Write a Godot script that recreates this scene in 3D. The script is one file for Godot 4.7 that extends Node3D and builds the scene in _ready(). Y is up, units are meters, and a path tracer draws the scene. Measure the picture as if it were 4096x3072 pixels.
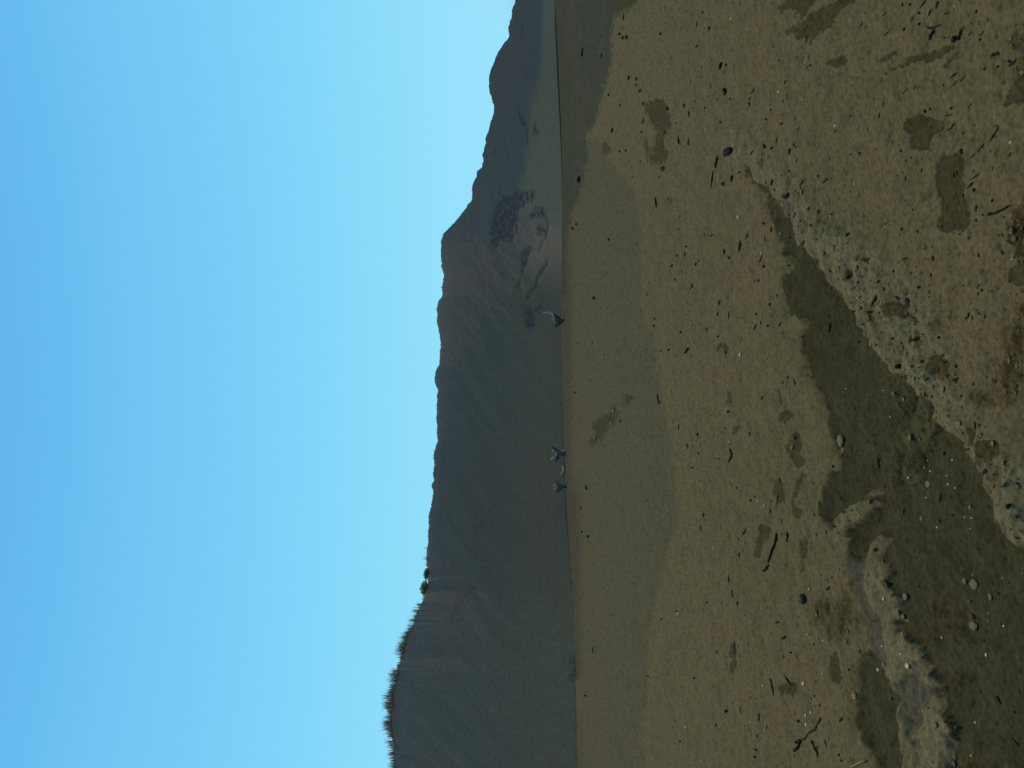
extends Node3D
# A beach at low tide seen with the camera turned on its side: a bank with grass on its crest, damp sand with scraps of
# seaweed, and a shallow wet stream bed in front. Metres, y up, the camera looks along -z from (0, 1.5, 0).

const ACROSS := 1200          # beach sheet: columns fanned out along x = slope * depth
const ALONG := 780            # and rows that get closer together near the viewer's feet
const SLOPE := 0.62
const NEAR_Q := 0.55          # 1 / depth of the nearest and the farthest fine row
const FAR_Q := 0.0225

const CLOD := Color(0.1018, 0.0824, 0.0408)
const CLOD_DAMP := Color(0.0589, 0.0469, 0.0221)

var heights := PackedFloat32Array()
var broad := FastNoiseLite.new()
var fine := FastNoiseLite.new()
var grit := FastNoiseLite.new()
var streak := FastNoiseLite.new()
var cellular := FastNoiseLite.new()
var mats := {}
var shapes := {}
var taken := {}
var dice := RandomNumberGenerator.new()
var bank_along := PackedFloat32Array()
var bank_foot := PackedVector3Array()
var bank_crest := PackedVector3Array()
var bank_even := PackedFloat32Array()
var bank_layers := {}


func _ready() -> void:
	dice.seed = 7
	set_camera_sky_sun()
	set_noises()
	make_materials()
	make_beach()
	make_bank()
	make_crest_plants()
	make_driftwood()
	make_shapes()
	lay_scraps()
	lay_pebbles()
	lay_sticks()
	scatter_crumbs()


func set_camera_sky_sun() -> void:
	var cam := Camera3D.new()
	cam.name = "camera"
	var lift := 0.01649
	cam.transform = Transform3D(Basis(Vector3(0, -cos(lift), -sin(lift)), Vector3(1, 0, 0), Vector3(0, -sin(lift), cos(lift))), Vector3(0, 1.5, 0))
	cam.fov = 51.932
	cam.near = 0.05
	cam.far = 4000.0
	add_child(cam)
	cam.current = true

	var im := Image.create_empty(256, 256, false, Image.FORMAT_RGBF)
	var at := [-90.0, -0.5, 0.5, 6.0, 11.0, 19.0, 27.0, 34.0, 60.0, 90.0]
	var tint := [Color8(96, 92, 78), Color8(96, 92, 78), Color8(158, 226, 251), Color8(148, 224, 252), Color8(138, 218, 250), Color8(123, 207, 247), Color8(110, 195, 243), Color8(98, 182, 237), Color8(74, 150, 224), Color8(64, 136, 212)]
	for row in 256:
		var el := 90.0 - (row + 0.5) * 180.0 / 256.0
		var c: Color = tint[0]
		for k in at.size() - 1:
			if el >= at[k] and el <= at[k + 1]:
				c = (tint[k] as Color).lerp(tint[k + 1], (el - at[k]) / (at[k + 1] - at[k]))
		im.fill_rect(Rect2i(0, row, 256, 1), c.srgb_to_linear())
	var air := PanoramaSkyMaterial.new()
	air.panorama = ImageTexture.create_from_image(im)
	var env := Environment.new()
	env.background_mode = Environment.BG_SKY
	env.sky = Sky.new()
	env.sky.sky_material = air
	env.tonemap_mode = Environment.TONE_MAPPER_LINEAR
	env.tonemap_exposure = 1.0
	env.sdfgi_enabled = true
	env.ssao_enabled = true
	env.ssil_enabled = true
	var we := WorldEnvironment.new()
	we.name = "world_environment"
	we.environment = env
	add_child(we)

	var sun := DirectionalLight3D.new()
	sun.name = "sun"
	sun.light_color = Color(1.0, 0.94, 0.83)
	sun.light_energy = 1.3
	sun.light_angular_distance = 0.5
	sun.shadow_enabled = true
	var el := deg_to_rad(55.0)
	var az := deg_to_rad(-15.0)
	add_child(sun)
	sun.look_at_from_position(Vector3(sin(az) * cos(el), sin(el), -cos(az) * cos(el)) * 100.0, Vector3.ZERO)


func set_noises() -> void:
	for pair in [[broad, 0.35, 3], [fine, 5.0, 4], [grit, 34.0, 2], [streak, 1.0, 3], [cellular, 7.0, 2]]:
		var n: FastNoiseLite = pair[0]
		n.seed = 11 + int(pair[1])
		n.noise_type = FastNoiseLite.TYPE_SIMPLEX_SMOOTH
		n.frequency = pair[1]
		n.fractal_type = FastNoiseLite.FRACTAL_FBM
		n.fractal_octaves = pair[2]
	cellular.fractal_type = FastNoiseLite.FRACTAL_RIDGED


func noise_texture(freq: float, low: Color, high: Color, bump := false) -> NoiseTexture2D:
	var n := FastNoiseLite.new()
	n.seed = int(freq * 1000.0)
	n.frequency = freq
	n.fractal_octaves = 4
	var t := NoiseTexture2D.new()
	t.width = 512
	t.height = 512
	t.seamless = true
	t.noise = n
	if bump:
		t.as_normal_map = true
		t.bump_strength = 3.0
	else:
		var g := Gradient.new()
		g.set_color(0, low)
		g.set_color(1, high)
		t.color_ramp = g
	return t


func dull(called: String, c: Color, rough := 0.9, spec := 0.2) -> StandardMaterial3D:
	var m := StandardMaterial3D.new()
	m.resource_name = called
	m.albedo_color = c.linear_to_srgb()
	m.roughness = rough
	m.metallic_specular = spec
	mats[called] = m
	return m


func make_materials() -> void:
	var sand := dull("sand", Color(1, 1, 1), 0.92, 0.12)
	sand.vertex_color_use_as_albedo = true
	sand.albedo_texture = noise_texture(0.06, Color(0.86, 0.86, 0.86), Color(1, 1, 1))
	sand.normal_enabled = true
	sand.normal_texture = noise_texture(0.09, Color.BLACK, Color.WHITE, true)
	sand.normal_scale = 0.35
	var earth := dull("earth", Color(1, 1, 1), 0.95, 0.1)
	earth.vertex_color_use_as_albedo = true
	earth.albedo_texture = noise_texture(0.03, Color(0.88, 0.88, 0.88), Color(1, 1, 1))
	earth.normal_enabled = true
	earth.normal_texture = noise_texture(0.05, Color.BLACK, Color.WHITE, true)
	earth.normal_scale = 0.3
	dull("weed", Color(0.006, 0.0055, 0.004), 0.8, 0.15)
	dull("weed_olive", Color(0.022, 0.02, 0.011), 0.85, 0.15)
	dull("weed_grey", Color(0.012, 0.012, 0.010), 0.85, 0.15)
	dull("weed_brown", Color(0.026, 0.014, 0.008), 0.8, 0.15)
	var tinted := dull("tinted", Color(1, 1, 1), 0.9, 0.15)
	tinted.vertex_color_use_as_albedo = true
	dull("straw_brown", Color(0.035, 0.022, 0.011), 0.8, 0.15)
	dull("straw_pale", Color(0.1284, 0.0962, 0.0432), 0.8, 0.15)
	dull("pebble_w", Color(0.2384, 0.2001, 0.1164), 0.6, 0.3)
	dull("pebble_p", Color(0.1363, 0.1158, 0.0682), 0.8, 0.2)
	dull("pebble_s", Color(0.0887, 0.0733, 0.0363), 0.85, 0.2)
	dull("pebble_o", Color(0.1363, 0.0881, 0.0457), 0.85, 0.2)
	dull("pebble_r", Color(0.4047, 0.0768, 0.0923), 0.6, 0.3)
	dull("pebble_b", Color(0.0767, 0.0681, 0.0363), 0.85, 0.2)
	dull("pebble_d", Color(0.0360, 0.0301, 0.0154), 0.8, 0.2)
	dull("wood_dark", Color(0.10, 0.062, 0.05), 0.9, 0.15)
	dull("wood_grey", Color(0.16, 0.095, 0.085), 0.9, 0.15)
	dull("wood_pale", Color(0.42, 0.31, 0.22), 0.8, 0.2)
	var blade := dull("dry_grass", Color(0.30, 0.23, 0.16), 0.9, 0.15)
	blade.cull_mode = BaseMaterial3D.CULL_DISABLED
	blade.backlight_enabled = true
	blade.backlight = Color(0.4, 0.32, 0.22)
	var leaf := dull("shrub_leaf", Color(0.24, 0.21, 0.13), 0.85, 0.2)
	leaf.cull_mode = BaseMaterial3D.CULL_DISABLED
	leaf.backlight_enabled = true
	leaf.backlight = Color(0.3, 0.3, 0.18)


# ---------------------------------------------------------------- helpers

func numbered(called: String) -> String:
	var n: int = taken.get(called, 0)
	taken[called] = n + 1
	return called if n == 0 else "%s_%03d" % [called, n]


func tag(o: Node3D, label: String, category: String, group := "") -> void:
	o.set_meta("label", label)
	o.set_meta("category", category)
	if group:
		o.set_meta("group", group)


func part(parent: Node3D, called: String, mesh: Mesh, mat: Material) -> MeshInstance3D:
	var o := MeshInstance3D.new()
	o.name = called
	o.mesh = mesh
	o.material_override = mat
	parent.add_child(o, true)
	return o


func thing(called: String, mesh: Mesh, mat: Material, where: Transform3D, label: String, category: String, group := "") -> MeshInstance3D:
	var o := MeshInstance3D.new()
	o.name = numbered(called)
	o.mesh = mesh
	o.material_override = mat
	add_child(o, true)
	o.transform = where
	tag(o, label, category, group)
	return o


func setting(called: String, mesh: Mesh, mat: Material) -> MeshInstance3D:
	var o := MeshInstance3D.new()
	o.name = called
	o.mesh = mesh
	o.material_override = mat
	add_child(o, true)
	o.set_meta("kind", "structure")
	return o


func grid_mesh(verts: PackedVector3Array, cols: PackedColorArray, uvs: PackedVector2Array, wide: int, high: int, up: bool) -> ArrayMesh:
	# a wide x high sheet; normals from the neighbours
	var norms := PackedVector3Array()
	norms.resize(verts.size())
	for j in high:
		var ja := maxi(j - 1, 0) * wide
		var jb := mini(j + 1, high - 1) * wide
		for i in wide:
			var a := verts[j * wide + mini(i + 1, wide - 1)] - verts[j * wide + maxi(i - 1, 0)]
			var b := verts[jb + i] - verts[ja + i]
			var n := a.cross(b).normalized()
			norms[j * wide + i] = -n if up else n
	var idx := PackedInt32Array()
	idx.resize((wide - 1) * (high - 1) * 6)
	var p := 0
	for j in high - 1:
		for i in wide - 1:
			var k := j * wide + i
			if not up:
				idx[p] = k; idx[p + 1] = k + wide; idx[p + 2] = k + 1
				idx[p + 3] = k + 1; idx[p + 4] = k + wide; idx[p + 5] = k + wide + 1
			else:
				idx[p] = k; idx[p + 1] = k + 1; idx[p + 2] = k + wide
				idx[p + 3] = k + 1; idx[p + 4] = k + wide + 1; idx[p + 5] = k + wide
			p += 6
	var arr := []
	arr.resize(Mesh.ARRAY_MAX)
	arr[Mesh.ARRAY_VERTEX] = verts
	arr[Mesh.ARRAY_NORMAL] = norms
	arr[Mesh.ARRAY_COLOR] = cols
	arr[Mesh.ARRAY_TEX_UV] = uvs
	arr[Mesh.ARRAY_INDEX] = idx
	var m := ArrayMesh.new()
	m.add_surface_from_arrays(Mesh.PRIMITIVE_TRIANGLES, arr)
	return m


func fill(im: Image, pts: PackedVector2Array, value: float) -> void:
	# even-odd scan filling of an outline given in cells
	var w := im.get_width()
	var h := im.get_height()
	var lo := h
	var hi := 0
	for p in pts:
		lo = mini(lo, int(floor(p.y)))
		hi = maxi(hi, int(ceil(p.y)))
	for row in range(maxi(lo, 0), mini(hi + 1, h)):
		var y := row + 0.5
		var xs := PackedFloat32Array()
		for k in pts.size():
			var a := pts[k]
			var b := pts[(k + 1) % pts.size()]
			if (a.y <= y) != (b.y <= y):
				xs.append(a.x + (b.x - a.x) * (y - a.y) / (b.y - a.y))
		xs.sort()
		for k in range(0, xs.size() - 1, 2):
			var x0 := clampi(int(round(xs[k])), 0, w)
			var x1 := clampi(int(round(xs[k + 1])), 0, w)
			if x1 > x0:
				im.fill_rect(Rect2i(x0, row, x1 - x0, 1), Color(value, value, value))


func soften(im: Image, times: int) -> PackedByteArray:
	var c: Image = im.duplicate()
	var w := c.get_width()
	var h := c.get_height()
	c.resize(maxi(w / times, 2), maxi(h / times, 2), Image.INTERPOLATE_TRILINEAR)
	c.resize(w, h, Image.INTERPOLATE_CUBIC)
	return c.get_data()


func on_fan(p: Vector2) -> Vector2:
	# beach metres (x, z) to cells of the beach sheet
	var depth := maxf(-p.y, 0.2)
	return Vector2((p.x / depth / SLOPE * 0.5 + 0.5) * (ACROSS - 1), (1.0 / depth - FAR_Q) / (NEAR_Q - FAR_Q) * (ALONG - 1))


func fan_layer(outlines: Array, holes: Array = []) -> Image:
	var im := Image.create_empty(ACROSS, ALONG, false, Image.FORMAT_L8)
	for set_of in [[outlines, 1.0], [holes, 0.0]]:
		for o in set_of[0]:
			var cells := PackedVector2Array()
			for p in o:
				cells.append(on_fan(p))
			fill(im, cells, set_of[1])
	return im


func beach_height(x: float, z: float) -> float:
	var c := on_fan(Vector2(x, z))
	var i := clampi(int(c.x), 0, ACROSS - 2)
	var j := clampi(int(c.y), 0, ALONG - 2)
	var u := clampf(c.x - i, 0.0, 1.0)
	var v := clampf(c.y - j, 0.0, 1.0)
	var k := j * ACROSS + i
	return lerpf(lerpf(heights[k], heights[k + 1], u), lerpf(heights[k + ACROSS], heights[k + ACROSS + 1], u), v)


# ---------------------------------------------------------------- the beach

func make_beach() -> void:
	var zones := beach_outlines()
	var stream := fan_layer([zones.chan, zones.pool1, zones.pool3], [zones.clod, zones.clodtip])
	var wet := soften(stream, 2)
	var wet_mid := soften(stream, 5)
	var wet_wide := soften(stream, 10)
	var stony := soften(fan_layer([zones.stony]), 5)
	var pools := soften(fan_layer([zones.pool1, zones.pool3]), 8)
	var rill := soften(fan_layer([zones.rill, zones.rill2, zones.rill3]), 6)
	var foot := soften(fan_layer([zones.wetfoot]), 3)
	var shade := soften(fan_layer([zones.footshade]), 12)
	var band := soften(fan_layer([zones.band]), 4)
	var crust := soften(fan_layer([zones.crust]), 36)
	var island := soften(fan_layer([zones.island, zones.clod]), 8)
	var stain := soften(fan_layer(zones.stains), 4)
	var brown := soften(fan_layer(zones.browns), 16)

	var c_sand := Color(0.0826, 0.0648, 0.0301)
	var c_green := Color(0.0748, 0.0632, 0.0282)
	var c_red := Color(0.0826, 0.0632, 0.0301)
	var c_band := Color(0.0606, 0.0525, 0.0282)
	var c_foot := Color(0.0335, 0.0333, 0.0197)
	var c_shade := Color(0.0424, 0.0404, 0.0264)  # shade along the foot of the bank, put into the sand colour
	var c_wet := Color(0.0360, 0.0311, 0.0148)
	var c_wet2 := Color(0.0290, 0.0261, 0.0112)
	var c_stain := Color(0.0360, 0.0280, 0.0123)
	var c_brown := Color(0.0438, 0.0290, 0.0123)
	var c_crust := Color(0.0973, 0.0805, 0.0420)
	var c_lip := Color(0.1087, 0.0862, 0.0444)
	var c_rill_sheen := Color(0.0510, 0.0455, 0.0292)  # grey of wet silt with its sky sheen painted in
	var c_stony := Color(0.0495, 0.0416, 0.0190)

	var verts := PackedVector3Array()
	var cols := PackedColorArray()
	var uvs := PackedVector2Array()
	var n := ACROSS * ALONG
	verts.resize(n)
	cols.resize(n)
	uvs.resize(n)
	heights.resize(n)
	for j in ALONG:
		var depth := 1.0 / lerpf(FAR_Q, NEAR_Q, float(j) / (ALONG - 1))
		for i in ACROSS:
			var x := (float(i) / (ACROSS - 1) * 2.0 - 1.0) * SLOPE * depth
			var z := -depth
			var nb := broad.get_noise_2d(x, z)
			var nf := fine.get_noise_2d(x, z)
			var ng := grit.get_noise_2d(x, z)
			var lump := cellular.get_noise_2d(x, z)
			var ns := streak.get_noise_2d(x * 9.0 + z * 3.0, z * 1.3)
			# ragged outlines: look the zones up a little to the side
			var si := clampi(i + int(round(nf * 7.0 + lump * 1.5)), 0, ACROSS - 1)
			var sj := clampi(j + int(round(fine.get_noise_2d(x + 31.0, z) * 6.0)), 0, ALONG - 1)
			var k := j * ACROSS + i
			var s := sj * ACROSS + si
			var w := wet[s] / 255.0
			var ww := wet_wide[k] / 255.0
			var wm := wet_mid[k] / 255.0
			var st := stony[s] / 255.0
			var cr := crust[k] / 255.0 * (1.0 - w)
			var isl := island[s] / 255.0 * (1.0 - w)
			var ih := island[k] / 255.0 * (1.0 - wm)
			var br := brown[k] / 255.0
			var pit := smoothstep(0.3, 0.72, stain[s] / 255.0 + nf * 0.8 + lump * 0.18 - 0.03)
			var near := clampf(7.0 / depth, 0.0, 1.0)
			# height
			var y := nb * 0.02 * near + broad.get_noise_2d(x * 3.7, z * 3.7) * 0.016 * near + nf * 0.011 + lump * 0.003 + ng * 0.0012
			y -= 0.006 * wm + 0.018 * ww
			y += cr * (0.024 + 0.008 * lump + 0.016 * nf) + ih * (0.010 + 0.004 * lump + 0.010 * nf)
			y += w * (1.0 - st) * ns * 0.0022 + st * w * (0.006 + 0.022 * nf + 0.008 * lump)
			y += br * (0.012 * nf + 0.01 * lump) - 0.005 * pit
			y -= pools[k] / 255.0 * 0.01 + rill[k] / 255.0 * 0.012
			heights[k] = y
			verts[k] = Vector3(x, y, z)
			uvs[k] = Vector2(x, z) * 0.9
			# colour of the sand: drier and damper patches, with painted shade and sheen
			var c := c_sand.lerp(c_green, clampf(nb * 1.6 + 0.3, 0.0, 1.0)).lerp(c_red, clampf(broad.get_noise_2d(x * 2.3 + 40.0, z * 2.3) * 1.2 + nf * 0.5, 0.0, 0.6))
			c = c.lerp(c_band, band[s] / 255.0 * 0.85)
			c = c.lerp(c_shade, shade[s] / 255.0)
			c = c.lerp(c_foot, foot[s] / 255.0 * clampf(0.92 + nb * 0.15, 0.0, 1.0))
			c = c.lerp(c_crust, clampf(cr * (0.75 + nf) + isl * 0.7, 0.0, 1.0))
			c = c.lerp(c_lip, clampf(wm * (1.0 - w) * (cr + isl) * 2.2, 0.0, 0.8))
			c = c.lerp(c_brown, clampf(br * (0.55 + nf * 1.3), 0.0, 1.0))
			c = c.lerp(c_stain, pit * 0.9)
			var cw := c_wet.lerp(c_wet2, clampf(0.45 + ns * 0.8 + nb * 0.9, 0.0, 1.0)).lerp(c_stony, st * clampf(0.6 + nf * 1.4, 0.0, 1.0))
			cw = cw.lerp(c_brown, br * 0.35)
			c = c.lerp(cw, w)
			c = c.lerp(c_rill_sheen, rill[s] / 255.0 * 0.85)
			# small flecks of grain
			var f := 1.0 + ng * 0.26 + nf * 0.2 - maxf(0.0, fine.get_noise_2d(x * 3.1 + 9.0, z * 3.1) - 0.22) * 0.9
			if cr > 0.2 or isl > 0.2:
				f *= 1.0 + lump * 0.1
			cols[k] = Color(c.r * f, c.g * f, c.b * f)
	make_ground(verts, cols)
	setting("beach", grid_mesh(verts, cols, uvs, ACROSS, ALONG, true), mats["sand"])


func make_ground(verts: PackedVector3Array, cols: PackedColorArray) -> void:
	# the land all round the detailed beach, joined to its rim and running out to the horizon
	var rim := PackedInt32Array()
	for i in ACROSS - 1:
		rim.append((ALONG - 1) * ACROSS + i)
	for j in range(ALONG - 1, 0, -1):
		rim.append(j * ACROSS + ACROSS - 1)
	for i in range(ACROSS - 1, 0, -1):
		rim.append(i)
	for j in ALONG:
		rim.append(j * ACROSS)
	var far := Color(0.0786, 0.0632, 0.0292)
	var out := [0.0, 0.3, 2.0, 12.0, 120.0, 1500.0]
	var wide := rim.size()
	var v := PackedVector3Array()
	var c := PackedColorArray()
	var t := PackedVector2Array()
	for r in out.size():
		for k in wide:
			var p := verts[rim[k]]
			var away := Vector3(p.x, 0, p.z + 12.0).normalized()
			var q: Vector3 = p + away * out[r]
			q.y = lerpf(p.y, 0.0, clampf(out[r] / 0.3, 0.0, 1.0))
			v.append(q)
			c.append(cols[rim[k]].lerp(far, clampf(out[r] / 0.3, 0.0, 1.0)))
			t.append(Vector2(q.x, q.z) * 0.9)
	setting("ground", grid_mesh(v, c, t, wide, out.size(), false), mats["sand"])


# ---------------------------------------------------------------- the bank

func bank_index(a: float) -> int:
	for k in range(1, bank_along.size()):
		if bank_along[k] >= a:
			return k - 1
	return bank_along.size() - 2


func foot_at(a: float) -> Vector3:
	var k := bank_index(a)
	return bank_foot[k].lerp(bank_foot[k + 1], (a - bank_along[k]) / (bank_along[k + 1] - bank_along[k]))


func crest_at(a: float) -> Vector3:
	var k := bank_index(a)
	var p := bank_crest[k].lerp(bank_crest[k + 1], (a - bank_along[k]) / (bank_along[k + 1] - bank_along[k]))
	p.y += fine.get_noise_2d(a * 9.0, 3.0) * 0.07 + grit.get_noise_2d(a * 5.0, 9.0) * 0.04
	return p


func make_bank() -> void:
	bank_stations()
	# beyond the picture the bank goes on
	bank_along.insert(0, -0.6)
	bank_foot.insert(0, Vector3(46, 0, -58))
	bank_crest.insert(0, Vector3(47, 2.4, -61))
	bank_even.insert(0, 2.4)
	bank_along.append(1.6)
	bank_foot.append(Vector3(-34, 0, -17))
	bank_crest.append(Vector3(-38, 6.5, -23))
	bank_even.append(6.5)
	const WIDE := 900
	const FACE := 170
	const A0 := -0.58
	const A1 := 1.58
	var marks := {}
	var drawn := bank_outlines()
	for key in ["dark", "light", "crack", "apron"]:
		var im := Image.create_empty(WIDE, FACE, false, Image.FORMAT_L8)
		for o in drawn[key]:
			var cells := PackedVector2Array()
			for p in o:
				cells.append(Vector2((p.x - A0) / (A1 - A0) * WIDE, p.y * FACE))
			if key == "crack":
				for s in cells.size() - 1:
					var side := (cells[s + 1] - cells[s]).orthogonal().normalized() * (0.6 + 0.4 * float(s % 2))
					fill(im, PackedVector2Array([cells[s] - side, cells[s] + side, cells[s + 1] + side, cells[s + 1] - side]), 1.0)
			else:
				fill(im, cells, 1.0)
		marks[key] = soften(im, {"dark": 3, "light": 10, "crack": 2, "apron": 24}[key])
	var c_base := Color(0.2939, 0.1396, 0.0920)
	var c_warm := Color(0.3042, 0.1353, 0.0810)
	var c_green := Color(0.3255, 0.1676, 0.0949)
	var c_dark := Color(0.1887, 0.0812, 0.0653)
	var c_crack := Color(0.1128, 0.0504, 0.0389)
	var c_light := Color(0.4711, 0.1676, 0.1134)
	var c_slate := Color(0.3090, 0.1510, 0.1092)
	var c_crest := Color(0.2698, 0.1501, 0.1051)
	var c_low := Color(0.3706, 0.1532, 0.0784)
	var c_apron_lit := Color(0.5072, 0.2172, 0.1104)  # extra light on the flatter slope, painted as a paler tone
	var rows := FACE + 6
	var verts := PackedVector3Array()
	var cols := PackedColorArray()
	var uvs := PackedVector2Array()
	verts.resize(WIDE * rows)
	cols.resize(WIDE * rows)
	uvs.resize(WIDE * rows)
	for i in WIDE:
		var a := lerpf(A0, A1, i / (WIDE - 1.0))
		var foot := foot_at(a)
		var crest := crest_at(a)
		var st := bank_index(a)
		var even := lerpf(bank_even[st], bank_even[st + 1], (a - bank_along[st]) / (bank_along[st + 1] - bank_along[st]))
		var back := Vector3(crest.x - foot.x, 0, crest.z - foot.z).normalized()
		for j in rows:
			var p: Vector3
			var s := clampf(float(j - 1) / (FACE - 1), 0.0, 1.0)
			var k := clampi(j - 1, 0, FACE - 1) * WIDE + i
			if j == 0:
				p = foot - back * 0.9 + Vector3(0, -0.07, 0)
			elif j <= FACE:
				# the right hand end (a small) runs out in a flatter apron, the left is steep and rounds off at the top
				var flat := smoothstep(0.42, 0.05, a)
				var h := lerpf(1.0 - pow(1.0 - s, 1.06), lerpf(s, s * s, 0.12), flat)
				p = Vector3(lerpf(foot.x, crest.x, s), lerpf(foot.y - 0.03, even, h) + (crest.y - even) * pow(s, 3.0), lerpf(foot.z, crest.z, s))
				var keep := sin(PI * s)
				var n1 := fine.get_noise_2d(a * 6.0 + s * 0.8, s * 0.6)
				var n2 := grit.get_noise_2d(a * 4.0, s * 0.35)
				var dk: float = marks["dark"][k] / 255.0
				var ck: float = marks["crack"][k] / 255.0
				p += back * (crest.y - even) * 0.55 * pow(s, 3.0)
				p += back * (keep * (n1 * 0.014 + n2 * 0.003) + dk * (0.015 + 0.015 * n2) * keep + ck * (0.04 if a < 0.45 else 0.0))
			else:
				var steps := [0.4, 2.0, 9.0, 30.0, 70.0]
				var drop := [-0.05, -0.15, -0.8, -3.0, -7.5]
				p = crest + back * steps[j - FACE - 1] + Vector3(0, maxf(drop[j - FACE - 1], -crest.y - 0.3), 0)
			var v := j * WIDE + i
			verts[v] = p
			uvs[v] = Vector2(p.x, p.y - p.z) * 0.3
			var nb := fine.get_noise_2d(a * 2.2, s * 0.5 + a)
			var nd := fine.get_noise_2d(a * 5.0 + s * 1.2, s * 0.25 + 8.0)
			var c := c_base.lerp(c_warm, clampf(nb * 0.6 + 0.35, 0.0, 1.0)).lerp(c_green, clampf(nd * 0.5 + 0.15, 0.0, 0.5))
			c = c.lerp(c_slate, smoothstep(0.4, 0.2, a))
			c = c.lerp(c_low, smoothstep(0.55, 0.0, s) * smoothstep(0.25, 0.45, a))
			c = c.lerp(c_apron_lit, marks["apron"][k] / 255.0 * 0.9)
			c = c.lerp(c_light, marks["light"][k] / 255.0 * clampf(0.55 + nd, 0.0, 1.0) * smoothstep(0.1, 0.35, a))
			c = c.lerp(c_crest, smoothstep(0.72, 0.97, s) * smoothstep(0.25, 0.35, a))
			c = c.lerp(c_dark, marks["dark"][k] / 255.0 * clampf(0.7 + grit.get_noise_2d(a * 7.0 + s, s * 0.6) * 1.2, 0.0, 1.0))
			c = c.lerp(c_crack, marks["crack"][k] / 255.0 * (0.8 if a < 0.45 else 0.3))
			var f := 1.0 + grit.get_noise_2d(a * 20.0, s * 3.0) * 0.06 + nd * 0.04
			cols[v] = Color(c.r * f, c.g * f, c.b * f)
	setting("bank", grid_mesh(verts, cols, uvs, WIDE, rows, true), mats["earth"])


func blade_tuft(blades: int, spread: float) -> ArrayMesh:
	var st := SurfaceTool.new()
	st.begin(Mesh.PRIMITIVE_TRIANGLES)
	for b in blades:
		var turn := dice.randf() * TAU
		var dir := Vector3(cos(turn), 0, sin(turn))
		var side := dir.cross(Vector3.UP)
		var lean := dice.randf() * spread
		var tall := dice.randf_range(0.25, 1.0)
		var root := Vector3(dice.randf_range(-0.6, 0.6), 0, dice.randf_range(-0.3, 0.3))
		var wide := dice.randf_range(0.03, 0.06)
		var last_l := root - side * wide - Vector3(0, 0.15, 0)
		var last_r := root + side * wide - Vector3(0, 0.15, 0)
		for s in 3:
			var t := (s + 1) / 3.0
			var mid := root + Vector3(0, tall * t * (1.0 - lean * t * 0.35), 0) + dir * lean * t * t * tall
			var w := wide * (1.0 - t * 0.85)
			var l := mid - side * w
			var r := mid + side * w
			for p in [last_l, last_r, l, last_r, r, l]:
				st.add_vertex(p)
			last_l = l
			last_r = r
	st.generate_normals()
	return st.commit()


func leaf_cloud(count: int) -> ArrayMesh:
	var st := SurfaceTool.new()
	st.begin(Mesh.PRIMITIVE_TRIANGLES)
	for b in count:
		var d := Vector3(dice.randfn(), dice.randfn(), dice.randfn()).normalized()
		var far := pow(dice.randf(), 0.4) * (0.85 + 0.25 * broad.get_noise_3dv(d * 5.0))
		var c := Vector3(d.x * 0.5, 0.42 + d.y * 0.45, d.z * 0.5) * far + Vector3(0, 0.42 * (1.0 - far), 0)
		var a := Vector3(dice.randfn(), dice.randfn(), dice.randfn()).normalized() * dice.randf_range(0.05, 0.11)
		var e := a.cross(Vector3(dice.randfn(), dice.randfn(), dice.randfn())).normalized() * dice.randf_range(0.02, 0.045)
		for p in [c - a, c + e, c + a, c - a, c + a, c - e]:
			st.add_vertex(p)
	st.generate_normals()
	return st.commit()


func make_crest_plants() -> void:
	var kinds := []
	for k in 6:
		kinds.append(blade_tuft(46 if k < 4 else 14, [0.9, 1.2, 1.4, 1.0, 0.5, 0.8][k]))
	shapes["tufts"] = kinds
	lay_tufts()
	var cloud := leaf_cloud(1100)
	for spec in crest_shrubs():
		var o := Node3D.new()
		o.name = numbered("shrub")
		add_child(o, true)
		var at := crest_at(spec[0])
		o.position = at - Vector3(0, 0.06, 0) + Vector3(0, 0, -0.05)
		tag(o, spec[3], "shrub")
		var leaves := part(o, "foliage", cloud, mats["shrub_leaf"])
		leaves.scale = Vector3(spec[1], spec[2], spec[1])
		leaves.rotation.y = spec[0] * 9.0
		for s in 3:
			part(o, "stem", tube([Vector3(0, -0.05, 0), Vector3(0.05 * (s - 1), spec[2] * 0.3, 0.03), Vector3(spec[1] * 0.2 * (s - 1), spec[2] * 0.7, 0)], [0.012, 0.009, 0.004], 5), mats["wood_dark"])


func tuft(a: float, tall: float, wide: float, kind: int, label: String) -> void:
	var at := crest_at(a) - Vector3(0, 0.02, 0)
	var basis := Basis(Vector3.UP, a * 77.0).scaled(Vector3(wide, tall, wide))
	thing("grass_tuft", shapes["tufts"][kind], mats["dry_grass"], Transform3D(basis, at), label, "grass tuft", "grass tufts along the crest of the bank")


# ---------------------------------------------------------------- driftwood at the foot of the bank

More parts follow.
